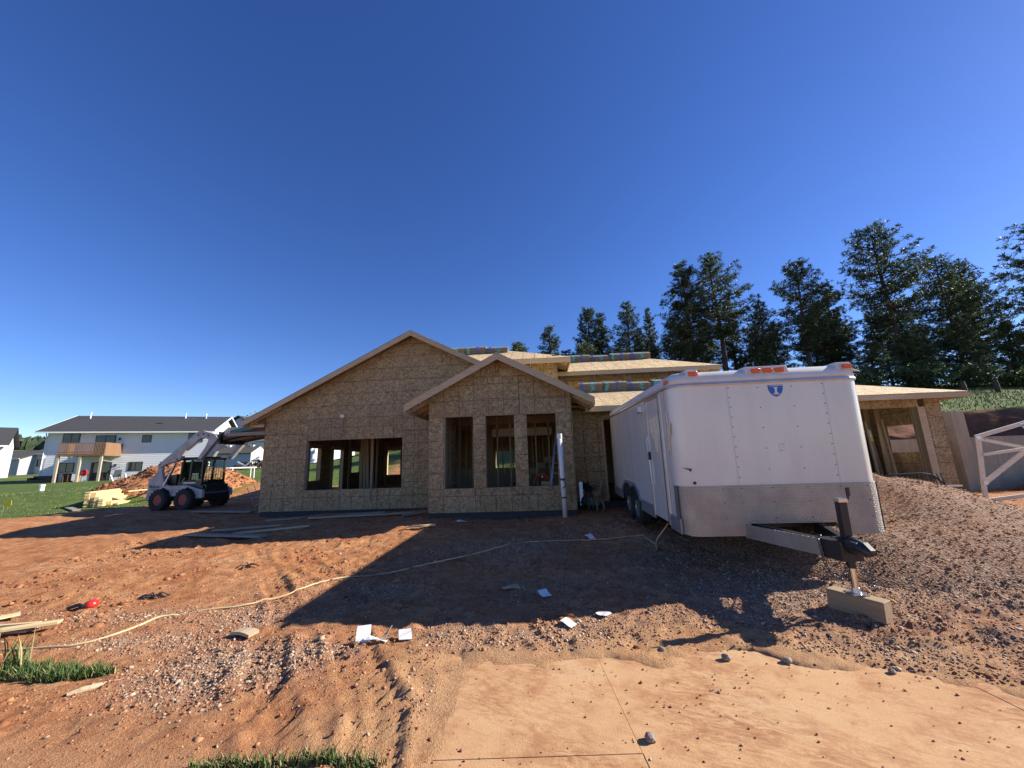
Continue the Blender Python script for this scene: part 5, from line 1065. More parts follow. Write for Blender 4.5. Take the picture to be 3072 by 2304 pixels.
# planks stacked at the left edge
for i,(p0,p1,w,z,lb) in enumerate((((-6.5,4.38),(-6.02,5.05),.10,.05,'pale plank end crossing above the plank pair on the gravel'),((-6.9,4.42),(-5.34,4.66),.22,.03,'wide grey plank under two pale strips on the gravel'),((-6.9,4.47),(-5.36,4.70),.045,.06,'upper thin pale strip lying on the wide grey plank'),((-6.6,3.98),(-5.11,4.68),.10,.075,'front pale strip lying aslant on the plank pile'))):
    a = Vector((*p0,0)); b = Vector((*p1,0)); lum(a,(b-a).length,z+.03,w,.022,lb,(b-a).normalized(),'grey_board' if i == 1 else 'fresh')
# marker flag and pipe stub on the lawn
fl = thing('marker_flag', (-19.3,15,gz(-19.3,15)), (0,0,0), 'small yellow marker flag on a wire in the lawn', 'flag'); MB().cyl((0,0,0),(0,0,.42),.006).build('wire_staff', M['steel'], fl); MB().box(0,-.004,.24,.26,.004,.42).build('flag_cloth', plain('yellow_flag',(0.8,0.62,0.02),.7), fl)
ps = MB().lathe([(.11,0),(.11,.28),(.13,.30),(.13,.36),(.05,.38)], 12, Matrix()).build('pipe_stub', M['trim'], None, label='white capped pipe stub standing in the lawn', cat='pipe'); ps.location = (-26.4,22,gz(-26.4,22))
for i,(x,y,r) in enumerate(((-21.9,21.6,.5),(-21.5,21.9,.35))):
    o = MB().box(-.03,-.03,0,.03,.03,.75).build('marker_stake', M['trim'], None, label=('tilted white stake at the foot of the dirt pile','short white stake beside the dirt pile')[i], cat='stake'); o.location = (x,y,gz(x,y)-.05); o.rotation_euler = (0,-r,0)
# ------------------------------------------------------------------ skid steer loader
SKY_ = rad(-10)
SK = thing('skid_steer_loader', (-12.55,15.35,.3), (0,0,SKY_), 'white skid steer loader with black caged cab, red rims and raised lift arms', 'loader')
SK.location.z = gz(-12.55,15.35)-.01; SK.scale = (.9,.9,.9)
M['skwhite'] = plain('loader_white', (0.36,0.355,0.345), 0.5, var=.3, scale=3); M['redrim'] = plain('loader_red_rim', (0.26,0.022,0.018), .5, var=.25, scale=9)
for x in (-.62,.62):
    for s in (-1,1): wheel(SK, (x,s*.74,.42), .42, .32, M['redrim'], 5, .55, axis=(0,s,0), lug=1)
MB().prism([(-1.35,-.56,.38),(1.25,-.56,.34),(1.32,-.56,.62),(1.15,-.56,.95),(-1.35,-.56,.95)], (0,1.12,0)).build('chassis', M['black'], SK)
for s in (-1,1):
    y = s*.60; th = s*.10
    MB().prism([(-1.42,y,.42),(-1.0,y,.42),(-.95,y,.75),(-.62,y,.92),(-.30,y,.78),(-.22,y,.56),(.22,y,.56),(.30,y,.78),(.62,y,.92),(.95,y,.72),(1.02,y,.45),(1.35,y,.48),(1.33,y,.78),(1.0,y,.86),(.55,y,.98),(-.35,y,.98),(-.6,y,1.05),(-.72,y,1.35),(-.80,y,1.62),(-.74,y,1.98),(-.96,y,2.0),(-1.03,y,1.60),(-1.20,y,1.35),(-1.40,y,1.25)], (0,th,0)).build('side_panel', M['skwhite'], SK)
    # lift arm : boom, elbow and front leg
    y = s*.62
    MB().prism([(-.98,y,1.82),(-.80,y,1.98),(.30,y,2.78),(.86,y,3.18),(1.10,y,3.20),(1.72,y,3.02),(1.86,y,2.86),(1.62,y,2.55),(1.15,y,2.02),(.98,y,2.06),(1.30,y,2.52),(1.42,y,2.80),(1.25,y,2.90),(1.02,y,2.88),(.35,y,2.40),(.10,y,2.02),(-.02,y,1.98),(-.55,y,1.86),(-.86,y,1.72)], (0,s*.16,0)).build('lift_arm', M['skwhite'], SK, bevel=.015)
    MB().cyl((-.55,s*.72,1.0),(-.12,s*.72,1.9),.05,.05,10).build('lift_cylinder', M['steel'], SK)
    for (x,z) in ((.90,3.02),(1.15,3.05),(1.4,2.98),(-.86,1.86),(.0,2.05)): MB().cyl((x,s*.60,z),(x,s*.80,z),.035,.035,10).build('pivot_pin', M['black'], SK)
MB().prism([(-1.46,-.58,.45),(-1.38,-.58,.45),(-1.34,-.58,1.28),(-1.42,-.58,1.25)], (0,1.16,0)).build('tail_gate', M['redrim'], SK); MB().box(-1.52,-.6,.38,-1.2,.6,.50).build('rear_bumper', M['black'], SK)
MB().prism([(-1.3,-.5,.95),(-.25,-.5,.95),(-.25,-.5,1.45),(-1.0,-.5,1.35),(-1.25,-.5,1.2)], (0,1.0,0)).build('engine_cover', M['black'], SK)
MB().cyl((-.45,.2,1.3),(-.45,.2,1.62),.06).build('exhaust_pipe', M['steel'], SK)
# cab frame
cb = .50
for s in (-1,1):
    y = s*cb
    for a,b in (((-.1,.95),(.05,2.02)),((.42,.95),(.46,2.02)),((1.02,.9),(1.0,2.02))): MB().beam((a[0],y,a[1]),(b[0],y,b[1]),.06,.07,(1,0,0)).build('cab_post', M['black'], SK)
    MB().beam((-.05,y,2.05),(1.08,y,2.05),.06,.10).build('cab_rail', M['black'], SK); MB().beam((-.15,y,1.0),(1.05,y,.98),.06,.12).build('cab_rail', M['black'], SK)
    MB().box(-.02,y-.006,1.05,.98,y+.006,1.98).build('side_glass', M['cabglass'], SK)
    MB().box(.05,y-.012+s*.012,1.04,.98,y+.012+s*.012,1.16).build('sill_plate', M['black'], SK)
MB().box(-.15,-.58,2.06,1.12,.58,2.13).build('cab_roof', M['black'], SK, bevel=.02)
MB().box(-.12,-.48,.98,-.06,.48,1.95).build('cab_back', M['black'], SK); MB().box(.1,-.28,.98,.5,.28,1.2).build('seat', M['black'], SK, bevel=.04); MB().prism([(.0,-.26,1.2),(.12,-.26,1.2),(.02,-.26,1.8),(-.05,-.26,1.8)],(0,.52,0)).build('seat_back', M['black'], SK)
for k in range(9): MB().beam((1.02,-.44+k*.11,1.05),(1.02,-.44+k*.11,1.98),.014,.014,(1,0,0)).build('cage_bar', M['black'], SK)
for k in range(8): MB().beam((1.03,-.48,1.15+k*.11),(1.03,.48,1.15+k*.11),.012,.012).build('cage_bar', M['black'], SK)
MB().box(1.0,-.5,.60,1.28,.5,.98).build('front_step', M['black'], SK); MB().box(1.0,-.56,.98,1.06,.56,1.05).build('front_sill', M['black'], SK)
MB().box(.15,-.535,1.045,.75,-.528,1.10).build('warning_label', M['paper'], SK)
text_part('Bobcat', .17, plain('decal_dark',(0.02,0.05,0.07),.5), SK, (-1.05,-.706,.96), (rad(90),0,0), bold=.004)
MB().box(-1.30,-.705,.82,-.80,-.701,.85).build('stripe_decal', M['black'], SK); MB().box(-1.32,-.705,.92,-1.26,-.701,1.02).build('logo_block', M['black'], SK)
# fork carriage and load
MB().box(1.80,-.70,2.62,1.90,.70,3.12).build('fork_carriage', M['black'], SK)
for y in (-.4,.4): MB().beam((1.88,y,2.72),(3.25,y,2.90),.12,.05).build('fork', M['black'], SK)
ld = thing('wrapped_bundle', (0,0,0), (0,0,0), 'dark green wrapped material bundle raised on the loader forks', 'bundle'); ld.matrix_world = Matrix.Translation(SK.location) @ Matrix.Rotation(SKY_,4,'Z') @ Matrix.Scale(.9,4) @ Matrix.Translation((1.92,0,2.78)) @ Matrix.Rotation(rad(-8),4,'Y')
M['green'] = plain('dark_green_wrap', (0.02,0.10,0.09), .45)
MB().box(0,-.62,.16,2.1,.62,.34).build('wrap', M['green'], ld, bevel=.03)
for k in range(3): MB().box(.14+.09*k,-.626,.17,.18+.09*k,-.62,.33).build('printed_stripe', M['trim'], ld)
for k in range(5): MB().box(.02+.02*k,-.6+k*.245,.0,2.05,-.6+k*.245+.22,.155).build('board', plain('dark_board',(0.10,0.055,0.035),.85) if k == 0 else M['lumber'], ld)
pk = MB().box(-.9,-.05,-.07,.9,.05,.07).build('lumber_board', M['grey_board'], None, label='grey timber plank carried beneath the green wrapped bundle', cat='board'); pk.matrix_world = ld.matrix_world @ Matrix.Translation((1.25,-.70,.02)) @ Matrix.Rotation(rad(8),4,'Y')
# ------------------------------------------------------------------ ponderosa pines
t = NT('pine_needles'); a = t.n('ShaderNodeAttribute', attribute_name='tone'); t.base(a.outputs['Color']); t.set(Roughness=0.55, Specular_IOR_Level=0.35)
tr_ = t.n('ShaderNodeBsdfTranslucent'); t.l(a.outputs['Color'], tr_.inputs[0]); mx = t.n('ShaderNodeMixShader'); mx.inputs[0].default_value = 0.28; t.l(t.b.outputs[0], mx.inputs[1]); t.l(tr_.outputs[0], mx.inputs[2]); t.l(mx.outputs[0], t.out.inputs[0]); M['needle'] = t.m
t = NT('pine_bark'); co = t.co('Object'); n = t.noise(t.map(co,(5,5,1.2)), 2, 5, .7); t.base(t.ramp(n, [(0.3,(0.030,0.022,0.018)),(0.7,(0.115,0.075,0.052))])); t.set(Roughness=.95); t.bump(n,.7,.05); M['bark'] = t.m
def pine_proto(seed, h=13.0, crown0=.22, width=2.6, topw=.55, dens=1.0, lean=.0, tuft=.27, pal=0):
    r = random.Random(seed); rg = np.random.default_rng(seed)
    tk = MB(); pts = []; rs_ = []
    for k in range(9):
        f = k/8; pts.append((lean*f*h+.12*math.sin(f*5+seed), .12*math.cos(f*4+seed), f*h)); rs_.append(.21*(1-f)**.8*(h/13)+.015)
    tk.tube(pts, rs_, 8)
    def trunk(f):
        i = min(7,int(f*8)); q = f*8-i; return Vector(pts[i]).lerp(Vector(pts[i+1]), q)
    tufts = []
    nb = int(150*dens)
    for b in range(nb):
        wl_ = 22; f = crown0+(1-crown0)*(int(wl_*(b+r.random())/nb)+r.uniform(-.12,.22))/wl_; f = min(max(f,crown0),.992); g = (f-crown0)/(1-crown0)
        prof = (min(1,(g+.12)/.35))*(1-g)**.62+topw*.18*(1-g) ; L = width*1.22*prof*r.uniform(.45,1.18)+.22
        az = r.uniform(0,6.283); el = r.uniform(-.15,.30)+.5*g; c = trunk(f); dr = Vector((math.cos(az)*math.cos(el), math.sin(az)*math.cos(el), math.sin(el)))
        mid = c+dr*L*.55+Vector((0,0,-.06*L)); end = c+dr*L+Vector((0,0,.10*L))
        tk.tube([c,mid,end],[.045*(1-f)+.022,.028*(1-f)+.014,.008],5,False)
        m_ = max(3,int(L*6.0*dens))
        for k in range(m_):
            q = .30+.70*(k+r.random())/m_; p = c.lerp(mid,q/.55) if q < .55 else mid.lerp(end,(q-.55)/.45)
            sp_ = .34*L*(1.15-q)*.8+.10; off = Vector((r.uniform(-1,1),r.uniform(-1,1),r.uniform(-.22,.42)))*sp_
            tufts.append((p+off, dr)); 
            if r.random() < .6: tk.tube([p,p+off],[.012,.006],3,False)
    T = np.array([list(a) for a,_ in tufts]); D = np.array([list(b) for _,b in tufts]); n = len(T); q = 13
    d = rg.normal(0,1,(n,q,3)); d /= np.linalg.norm(d,axis=2,keepdims=True); d = d*.95+D[:,None,:]*.45+np.array([0,0,.40]); d /= np.linalg.norm(d,axis=2,keepdims=True)
    ln = tuft*rg.uniform(.6,1.15,(n,q,1)); s = np.cross(d, rg.normal(0,1,(n,q,3))); s /= np.linalg.norm(s,axis=2,keepdims=True); wd = .026*rg.uniform(.7,1.3,(n,q,1))*(tuft/.30)
    base = T[:,None,:]+d*.03; tip = base+d*ln; midp = base+d*ln*.55
    V = np.stack([base-s*wd*.35, base+s*wd*.35, midp+s*wd, tip, midp-s*wd],2).reshape(-1,5,3).reshape(-1,3)
    F_ = np.arange(n*q*5).reshape(-1,5)
    pals = [np.array([(0.050,0.078,0.030),(0.072,0.104,0.042),(0.034,0.056,0.024)]), np.array([(0.085,0.115,0.048),(0.11,0.14,0.062),(0.06,0.088,0.038)])][pal]
    c = np.repeat(pals[rg.integers(0,3,n)]*rg.uniform(.7,1.3,(n,1)), q, 0)*rg.uniform(.8,1.2,(n*q,1)); c = np.concatenate([c,np.ones((len(c),1))],1)
    cr = np_mesh('crown', V, F_, M['needle'], False, {'tone':('FACE',c)}); cm = cr.data; bpy.data.objects.remove(cr)
    return tk.mesh('trunk', M['bark']), cm, h
PROTO = [pine_proto(1,13,.25,2.5,.6,1.0), pine_proto(2,13,.18,2.1,.7,1.1), pine_proto(3,13,.38,2.7,.9,.85), pine_proto(4,13,.12,1.8,.2,1.15), pine_proto(5,6,.06,1.3,.2,1.0,0,.26,1), pine_proto(6,13,.30,2.9,1.1,.95)]
def tree(k, x, y, top, rot, label, lean=(0,0), wid=1.0, name='pine_tree', group='pines on the hillside'):
    zb = gz(x,y)-.1; tm, cm, h = PROTO[k]; s = (top-zb)/h
    o = thing(name, (x,y,zb), (lean[1],lean[0],rad(rot)), label, 'tree', group); o.scale = (s*wid,s*wid,s)
    link('trunk', tm, o); link('crown', cm, o); return o
TR = [ (2,33.4,32,21.5,40,'tall broad pine with leaning bare lower trunk above the garage roof',(-.03,0),1.05),
 (1,30.6,35,17.5,70,'narrow pine tucked behind the leaning trunk above the garage',(0,0),1.0),(5,25.6,32,18.4,120,'wide dense pine behind the trailer roof lights',(0,0),1.0),(0,22.6,33,15.2,200,'shorter pine crowding the wide pine behind the trailer',(0,0),1.05),
 (0,28.6,34,15.0,20,'medium pine filling between the wide pine and the leaning pine',(0,0),1.1),(1,16.6,34,19.7,30,'tall full pine with rounded top behind the upper roof',(0,0),1.15),(2,19.3,34,20.1,160,'tall open pine with spreading right limbs and visible trunk',(0,0),1.15),
 (3,21.6,36,16.6,80,'slim short pine under the open spreading pine',(0,0),1.0),(3,15.1,40,17.6,10,'thin upright pine with sparse top behind the upper roof end',(0,0),.8),(0,12.9,40,18.4,250,'conical pine standing behind the upper ridge bundles',(0,0),1.0),
 (1,8.5,40,17.9,300,'full pine in a close pair behind the middle roof',(0,0),1.0),(3,10.2,41,17.6,140,'slender partner of the close pine pair behind the middle roof',(0,0),.95),(4,7.2,36,12.4,0,'pale young pine in front of the close pine pair',(0,0),1.15),
 (3,4.5,42,16.6,90,'pale pine nearest the bay gable peak',(0,0),1.25),(4,.9,45,15.5,30,'lone small pine top above the middle roof ridge bundles',(0,0),1.0),(3,12.6,36,14.0,200,'low pine between the conical pine and the pair',(0,0),1.0),(0,16.2,37,15.2,40,'low dark pine at the foot of the rounded tall pine',(0,0),1.0),
 (2,40.6,34,19.2,60,'open pine with curved trunk right of the leaning pine',(-.05,0),.95),(5,45.4,36,19.6,10,'flat-topped open pine with long level limbs',(-.03,0),.9),(2,46.5,30,21.5,210,'big pine on the upper slope beyond the flat-topped one',(0,0),1.2),(0,37.0,37,16.0,310,'mid-height pine behind the curved trunk pine',(0,0),1.0),(1,49.5,40,20.5,100,'far pine on the top of the hillside',(0,0),1.0),
 (0,36.5,33,12.5,60,'low spreading pine below the curved trunk pine',(0,0),1.15),(4,35.0,29,11.0,120,'bushy young pine at the foot of the leaning trunk',(0,0),1.4),(4,39.5,29.5,11.2,10,'bushy young pine on the grass slope under the open pine',(0,0),1.3),(4,31.0,29,10.4,200,'young pine bush behind the garage roof edge',(0,0),1.5),(4,27.5,28.5,9.6,70,'young pine bush hidden low behind the trailer corner',(0,0),1.5),(4,43.0,30.5,11.8,150,'thin pale sapling on the sunny slope',(0,0),.9),(4,42.0,27.0,9.0,40,'small pale sapling standing lower on the sunny slope',(0,0),.7),
 (4,-11.3,42,12.2,0,'small pine top poking above the left slope of the main gable',(0,0),1.0),(4,-7.4,44,14.4,60,'pine tip showing above the main gable slope near the peak',(0,0),1.0)]
for i,(x,y,t_) in enumerate(((17.8,38,15.3),(20.5,39,15.6),(24.0,36.5,14.2),(27.0,38,14.6),(31.5,38.5,15.2),(35.0,40,16.2),(42.5,40,17.6),(10.8,38,12.6),(14.2,38,13.4),(6.2,41,13.4),(33.0,30.5,11.5))): TR.append((i % 4 if i % 4 != 2 else 5, x, y, t_, i*47, 'background pine filling the dark wood ' + ('behind the rounded tall pine','behind the open spreading pine','left of the wide dense pine','right of the wide dense pine','behind the leaning trunk pine','between the leaning and the curved trunk pines','behind the flat-topped open pine','between the conical pine and the close pair','between the conical and the thin upright pine','behind the pale young pine','at the foot of the leaning trunk pine')[i], (0,0), 1.45))
for a in TR: tree(*a[:6], lean=a[6], wid=a[7])
for i,(x,y,t_) in enumerate(((37,16.8,15.5),(41.5,17.6,18.5))): tree(i % 3, x, y, t_, i*61, 'pine standing on the right-hand slope ' + ('nearest the retaining wall','above the wall end','high above the sunny grass','at the far top of the slope')[i], wid=1.1)
# bare trunks standing on the slope right of the garage
for x,y,h,lb in ((25.6,21.6,.8,'short dark stump post in the grass beyond the garage eave'),(29.0,22.8,.75,'dark stump post in the grass at the garage eave tip'),(36.9,28.0,1.6,'dark bare trunk on the sunny grass slope')):
    o = MB().tube([(0,0,-.2),(.01,.0,h*.5),(.0,.01,h)], [.13,.12,.10], 9).build('tree_stump', M['bark'], None, label=lb, cat='trunk'); o.location = (x,y,gz(x,y))
# understorey bushes at the wood edge
def bush(x,y,r,h,label,seed):
    rg = np.random.default_rng(seed); n = 500; v = rg.normal(0,1,(n,3)); v /= np.linalg.norm(v,axis=1,keepdims=True); v *= rg.random((n,1))**.4; P = v*[r,r,h*.5]+[0,0,h*.5]
    q = 6; d = rg.normal(0,1,(n,q,3)); d /= np.linalg.norm(d,axis=2,keepdims=True); s = np.cross(d,rg.normal(0,1,(n,q,3))); s /= np.linalg.norm(s,axis=2,keepdims=True); L = .16*rg.uniform(.6,1.3,(n,q,1))
    B = P[:,None,:]+d*.05; V = np.stack([B,B+d*L*.5+s*.05,B+d*L,B+d*L*.5-s*.05],2).reshape(-1,3); c = np.repeat(np.array([(0.06,0.095,0.03),(0.085,0.12,0.04),(0.04,0.07,0.022)])[rg.integers(0,3,n)]*rg.uniform(.7,1.3,(n,1)),q,0); c = np.concatenate([c,np.ones((len(c),1))],1)
    o = thing('bush', (x,y,gz(x,y)-.05), (0,0,0), label, 'bush', 'bushes at the wood edge'); cr = np_mesh('foliage', V, np.arange(n*q*4).reshape(-1,4), M['needle'], False, {'tone':('FACE',c)}, o)
    st = MB()
    MB().tube([(0,0,0),(.05,.02,h*.5)],[.05,.02],6).build('stem', M['bark'], o)
for i,(x,y,r,h,lb) in enumerate(((24.5,27,1.6,1.8,'low green bush behind the trailer top corner'),(28.5,26.5,1.8,2.0,'round green bush behind the garage roof'),(32,26.5,1.7,1.9,'green bush left of the slope saplings'),(35,25.8,1.5,1.5,'sunny green bush above the cut bank'),(38.5,26.5,1.4,1.6,'light bush among the slope saplings'),(21,28,1.7,2.0,'dark bush behind the upper roof hip'),(40.5,24.5,1.2,1.1,'low bush on the bright grass slope'))): bush(x,y,r,h,lb,i+90)
# leafy tree behind the long house and distant wooded ridge
t = NT('distant_wood'); co = t.co('Position'); t.base(t.ramp(t.noise(co,.25,5,.7),[(0.35,(0.016,0.030,0.012)),(0.65,(0.050,0.072,0.028))])); t.set(Roughness=.95); M['farwood'] = t.m
n = 5200; fx = RNG.uniform(-460,-250,n); fy = RNG.uniform(225,420,n); fz = base_h(fx,fy); hh = RNG.uniform(5,9,n)
V = []; base8 = np.array([(math.cos(a)*r,math.sin(a)*r,z) for r,z in ((.32,.12),(.42,.38),(.28,.72)) for a in (0,1.26,2.51,3.77,5.03)]+[(0,0,1)])
B = base8[None]*(1+RNG.uniform(-.25,.25,(n,16,3))); V = B*hh[:,None,None]*np.array([.9,.9,1])+np.stack([fx,fy,fz-1],-1)[:,None,:]
f = [(i*5+j,i*5+(j+1)%5,(i+1)*5+(j+1)%5,(i+1)*5+j) for i in range(2) for j in range(5)]; f3 = [(10+j,10+(j+1)%5,15,15) for j in range(5)]
Fq = np.array(f); F_ = (Fq[None]+(np.arange(n)*16)[:,None,None]).reshape(-1,4); T3 = np.array([(10+j,10+(j+1)%5,15) for j in range(5)])
me = bpy.data.meshes.new('distant_wood'); me.from_pydata(V.reshape(-1,3).tolist(), [], F_.tolist()+(T3[None]+(np.arange(n)*16)[:,None,None]).reshape(-1,3).tolist()); me.materials.append(M['farwood'])
tag(link('distant_wood', me), 'dark wooded ridge far behind the neighbouring houses', 'woodland', kind='stuff')
lt = thing('leafy_tree', (-41.5,62,gz(-41.5,62)), (0,0,0), 'yellow-green leafy tree beyond the white gable', 'tree'); MB().tube([(0,0,0),(.1,0,3.5),(0,.1,7)],[.25,.18,.08],8).build('trunk', M['bark'], lt)
rg = np.random.default_rng(5); n = 2600; v = rg.normal(0,1,(n,3)); v /= np.linalg.norm(v,axis=1,keepdims=True); v *= rg.random((n,1))**.35; P = v*[3.2,3.2,3.0]+[0,0,6.6]; P = P[fbm(P[:,0]+P[:,2],P[:,1]-P[:,2],.6,3,9) > -.25]; n = len(P); d = rg.normal(0,1,(n,3)); d /= np.linalg.norm(d,axis=1,keepdims=True); s = np.cross(d,rg.normal(0,1,(n,3))); s /= np.linalg.norm(s,axis=1,keepdims=True)
V = np.stack([P,P+d*.16+s*.12,P+d*.34,P+d*.16-s*.12],1).reshape(-1,3); c = np.concatenate([np.array([(0.12,0.14,0.03)])*rg.uniform(.6,1.3,(n,1)),np.ones((n,1))],1); np_mesh('crown', V, np.arange(n*4).reshape(-1,4), M['needle'], False, {'tone':('FACE',c)}, lt)
# ------------------------------------------------------------------ hose, pipe, litter, interior things, dog
t = NT('yellow_hose'); n = t.noise(t.co('Position'), 3, 4); t.base(t.ramp(n, [(0.35,(0.40,0.28,0.15)),(0.65,(0.54,0.45,0.25))])); t.set(Roughness=.6); M['hose'] = t.m
hp_ = [(2.45,6.55,.62),(2.30,6.60,.42),(2.28,6.75,.26),(2.42,7.1,.0),(2.34,7.6,0),(1.9,7.68,0),(1.4,7.66,0),(.73,7.62,0),(.03,7.46,0),(-.46,7.18,0),(-.92,6.88,0),(-1.41,6.64,0),(-1.85,6.40,0),(-2.29,6.26,0),(-2.55,6.22,0),(-2.80,6.02,0),(-3.0,5.72,0),(-3.15,5.5,0),(-3.4,5.26,0),(-3.64,5.16,0),(-3.88,5.08,-.01),(-4.03,5.03,-.025),(-4.12,4.98,.0),(-4.22,4.91,0),(-4.21,4.70,0),(-4.28,4.42,0),(-4.41,4.29,0),(-4.54,4.23,0),(-4.79,4.20,0),(-5.11,4.19,0),(-5.7,4.15,0)]
def catmull(P, k=6):
    P = [Vector(p) for p in P]; out = []
    for i in range(len(P)-1):
        a,b,c,d = P[max(0,i-1)],P[i],P[i+1],P[min(len(P)-1,i+2)]
        for j in range(k):
            t_ = j/k; out.append(.5*((2*b)+(-a+c)*t_+(2*a-5*b+4*c-d)*t_*t_+(-a+3*b-3*c+d)*t_**3))
    out.append(P[-1]); return out
pts = catmull(hp_)
zg = ground_h(np.array([p.x for p in pts]), np.array([p.y for p in pts]))
kz = np.ones(9)/9; zs_ = np.convolve(np.pad(zg,4,mode='edge'),kz,'valid'); zg = np.maximum(zs_, zg-.012)
for i, p in enumerate(pts):
    if i > 14: p.z = zg[i]+.012+min(0,p.z)
    elif p.z < .24: p.z = max(p.z*0+zg[i]+.012, p.z)
    p.x += .005*math.sin(i*.7); p.y += .005*math.cos(i*.53)
MB().tube(pts, .0115, 8).build('air_hose', M['hose'], None, smooth=True, label='long yellow hose snaking from the trailer door over the red soil', cat='hose')
# white standing pipe with tape
pp = thing('standing_pipe', (1.17,9.62,gz(1.17,9.62)-.03), (rad(3),rad(-1.5),0), 'white plastic pipe standing upright before the bay wall with grey ties', 'pipe')
MB().cyl((0,0,0),(-.0,0,1.95),.057,.057,16).build('pipe', M['plastic_white'], pp, smooth=True); MB().cyl((0,0,1.90),(0,0,2.02),.066,.066,16).build('coupling', M['plastic_white'], pp)
M['tie'] = plain('grey_strap', (0.06,0.065,0.075), .6)
for z,h in ((.90,.05),(.48,.035)): MB().cyl((0,0,z),(0,0,z+h),.061,.061,16).build('strap', M['tie'], pp)
MB().tube([(.0,-.06,.94),(.04,-.065,.86),(.06,-.06,.80),(.02,-.065,.74),(-.03,-.065,.72)], .012, 6).build('strap_tail', M['tie'], pp)
# litter
def scrap(x,y,w,l,rz,tilt,lb,mat='paper',z=.012,th=.004,name='paper_scrap',cat='paper'):
    o = MB(); N_ = 4
    for i in range(N_+1):
        for j in range(2): pass
    vs = []; 
    for i in range(N_+1):
        u = i/N_; vs += [(-w/2,(u-.5)*l,.012*math.sin(u*4+x*9)),(w/2,(u-.5)*l,.012*math.sin(u*4+1+x*7))]
    fs = [(2*i,2*i+1,2*i+3,2*i+2) for i in range(N_)]; o.add(vs,fs); ob = o.build(name, M[mat], None, label=lb, cat=cat); s = ob.modifiers.new('t','SOLIDIFY'); s.thickness = th
    ob.location = (x,y,max(gz(x,y,True),-.02)+z+abs(math.sin(tilt))*l*.5); ob.rotation_euler = (tilt,0,rz); return ob
scrap(-1.52,4.12,.13,.15,.2,.75,'white card standing tilted on the sunny soil beside a folded strip','paper',.01)
scrap(-1.37,4.06,.05,.20,1.4,.1,'folded white strip lying against the tilted card')
scrap(-1.29,4.10,.03,.16,-.5,.7,'thin grey sliver leaning beside the tilted card','grey_board',.01,.006,'wood_sliver','scrap')
scrap(-1.12,4.14,.12,.13,.3,.35,'pale square tile scrap lying left of the shadow edge','paper',.01,.008)
scrap(.49,4.28,.11,.13,.9,.12,'white paper scrap just outside the trailer shadow edge'); scrap(.90,4.53,.11,.13,.7,.1,'white paper scrap half in the trailer shadow edge'); scrap(.33,5.34,.13,.15,.5,.2,'white paper scrap lying inside the trailer shadow'); scrap(1.40,7.80,.14,.18,.4,.3,'white paper scrap beside the hose in the trailer shadow'); scrap(-1.3,9.7,.12,.3,1.2,.05,'white paper strip near the bay wall foot')
scrap(-.10,5.66,.10,.24,1.9,.05,'brown wood offcut lying inside the trailer shadow','lumber',.02,.018,'wood_offcut','offcut'); scrap(-2.83,4.36,.12,.24,1.3,.05,'pale wood offcut lying above the gravel patch','lumber',.025,.03,'wood_offcut','offcut'); scrap(-2.16,3.45,.03,.10,1.5,0,'tiny pale chip at the lower edge of the gravel patch','fresh',.02,.012,'wood_offcut','offcut'); scrap(-3.45,3.50,.04,.30,-.7,0,'thin pale stick on the dusty pavement below the grass tuft','lumber',.015,.015,'wood_offcut','offcut')
rc = thing('red_cap', (-5.46,5.25,gz(-5.46,5.25,True)), (0,0,0), 'small red plastic cap with black tape on the red soil', 'cap'); MB().lathe([(.06,0),(.075,.03),(.06,.07),(.02,.09)], 12, Matrix.Translation((.03,.05,0))).build('cap', M['red'], rc, smooth=True); MB().tube([(-.18,-.03,.02),(-.08,.0,.05),(.0,-.02,.03),(.08,.03,.04)], .022, 6).build('tape', M['wire'], rc)
for i,(x,y,lb) in enumerate(((-4.95,5.65,'dark clump of roots on the sunny soil'),(-4.55,6.9,'small dark clump of roots further up the sunny soil'))):
    m = MB()
    for k in range(14): a = random.uniform(0,6.28); m.tube([(0,0,.02),(.10*math.cos(a),.06*math.sin(a),.05),(.2*math.cos(a),.1*math.sin(a),.01)], .008, 4)
    o = m.build('root_clump', M['wire'], None); o.location = (x,y,gz(x,y,True)); tag(o, lb, 'roots', kind='stuff')
# larger stones picked out on the apron
for i,(x,y,s,lb) in enumerate(((1.72,3.62,.075,'grey stone lying on the apron beside the soil edge'),(2.18,3.55,.07,'upright brown stone on the apron casting a shadow'),(.77,2.72,.07,'dark stone lying in the apron joint'),(1.25,3.80,.06,'pale stone at the top edge of the apron'),(2.85,3.35,.05,'small dark stone on the far apron panel'))):
    bm = bmesh.new(); bmesh.ops.create_icosphere(bm, subdivisions=2, radius=s*.5)
    for v in bm.verts: v.co *= 1+random.uniform(-.16,.16); v.co.z *= .75
    me = bpy.data.meshes.new('stone'); bm.to_mesh(me); bm.free(); me.materials.append(plain('field_stone',(0.26,0.20,0.15),.9,bump=.4,scale=14)); o = link('stone', me); o.location = (x,y,s*.26); tag(o, lb, 'stone')
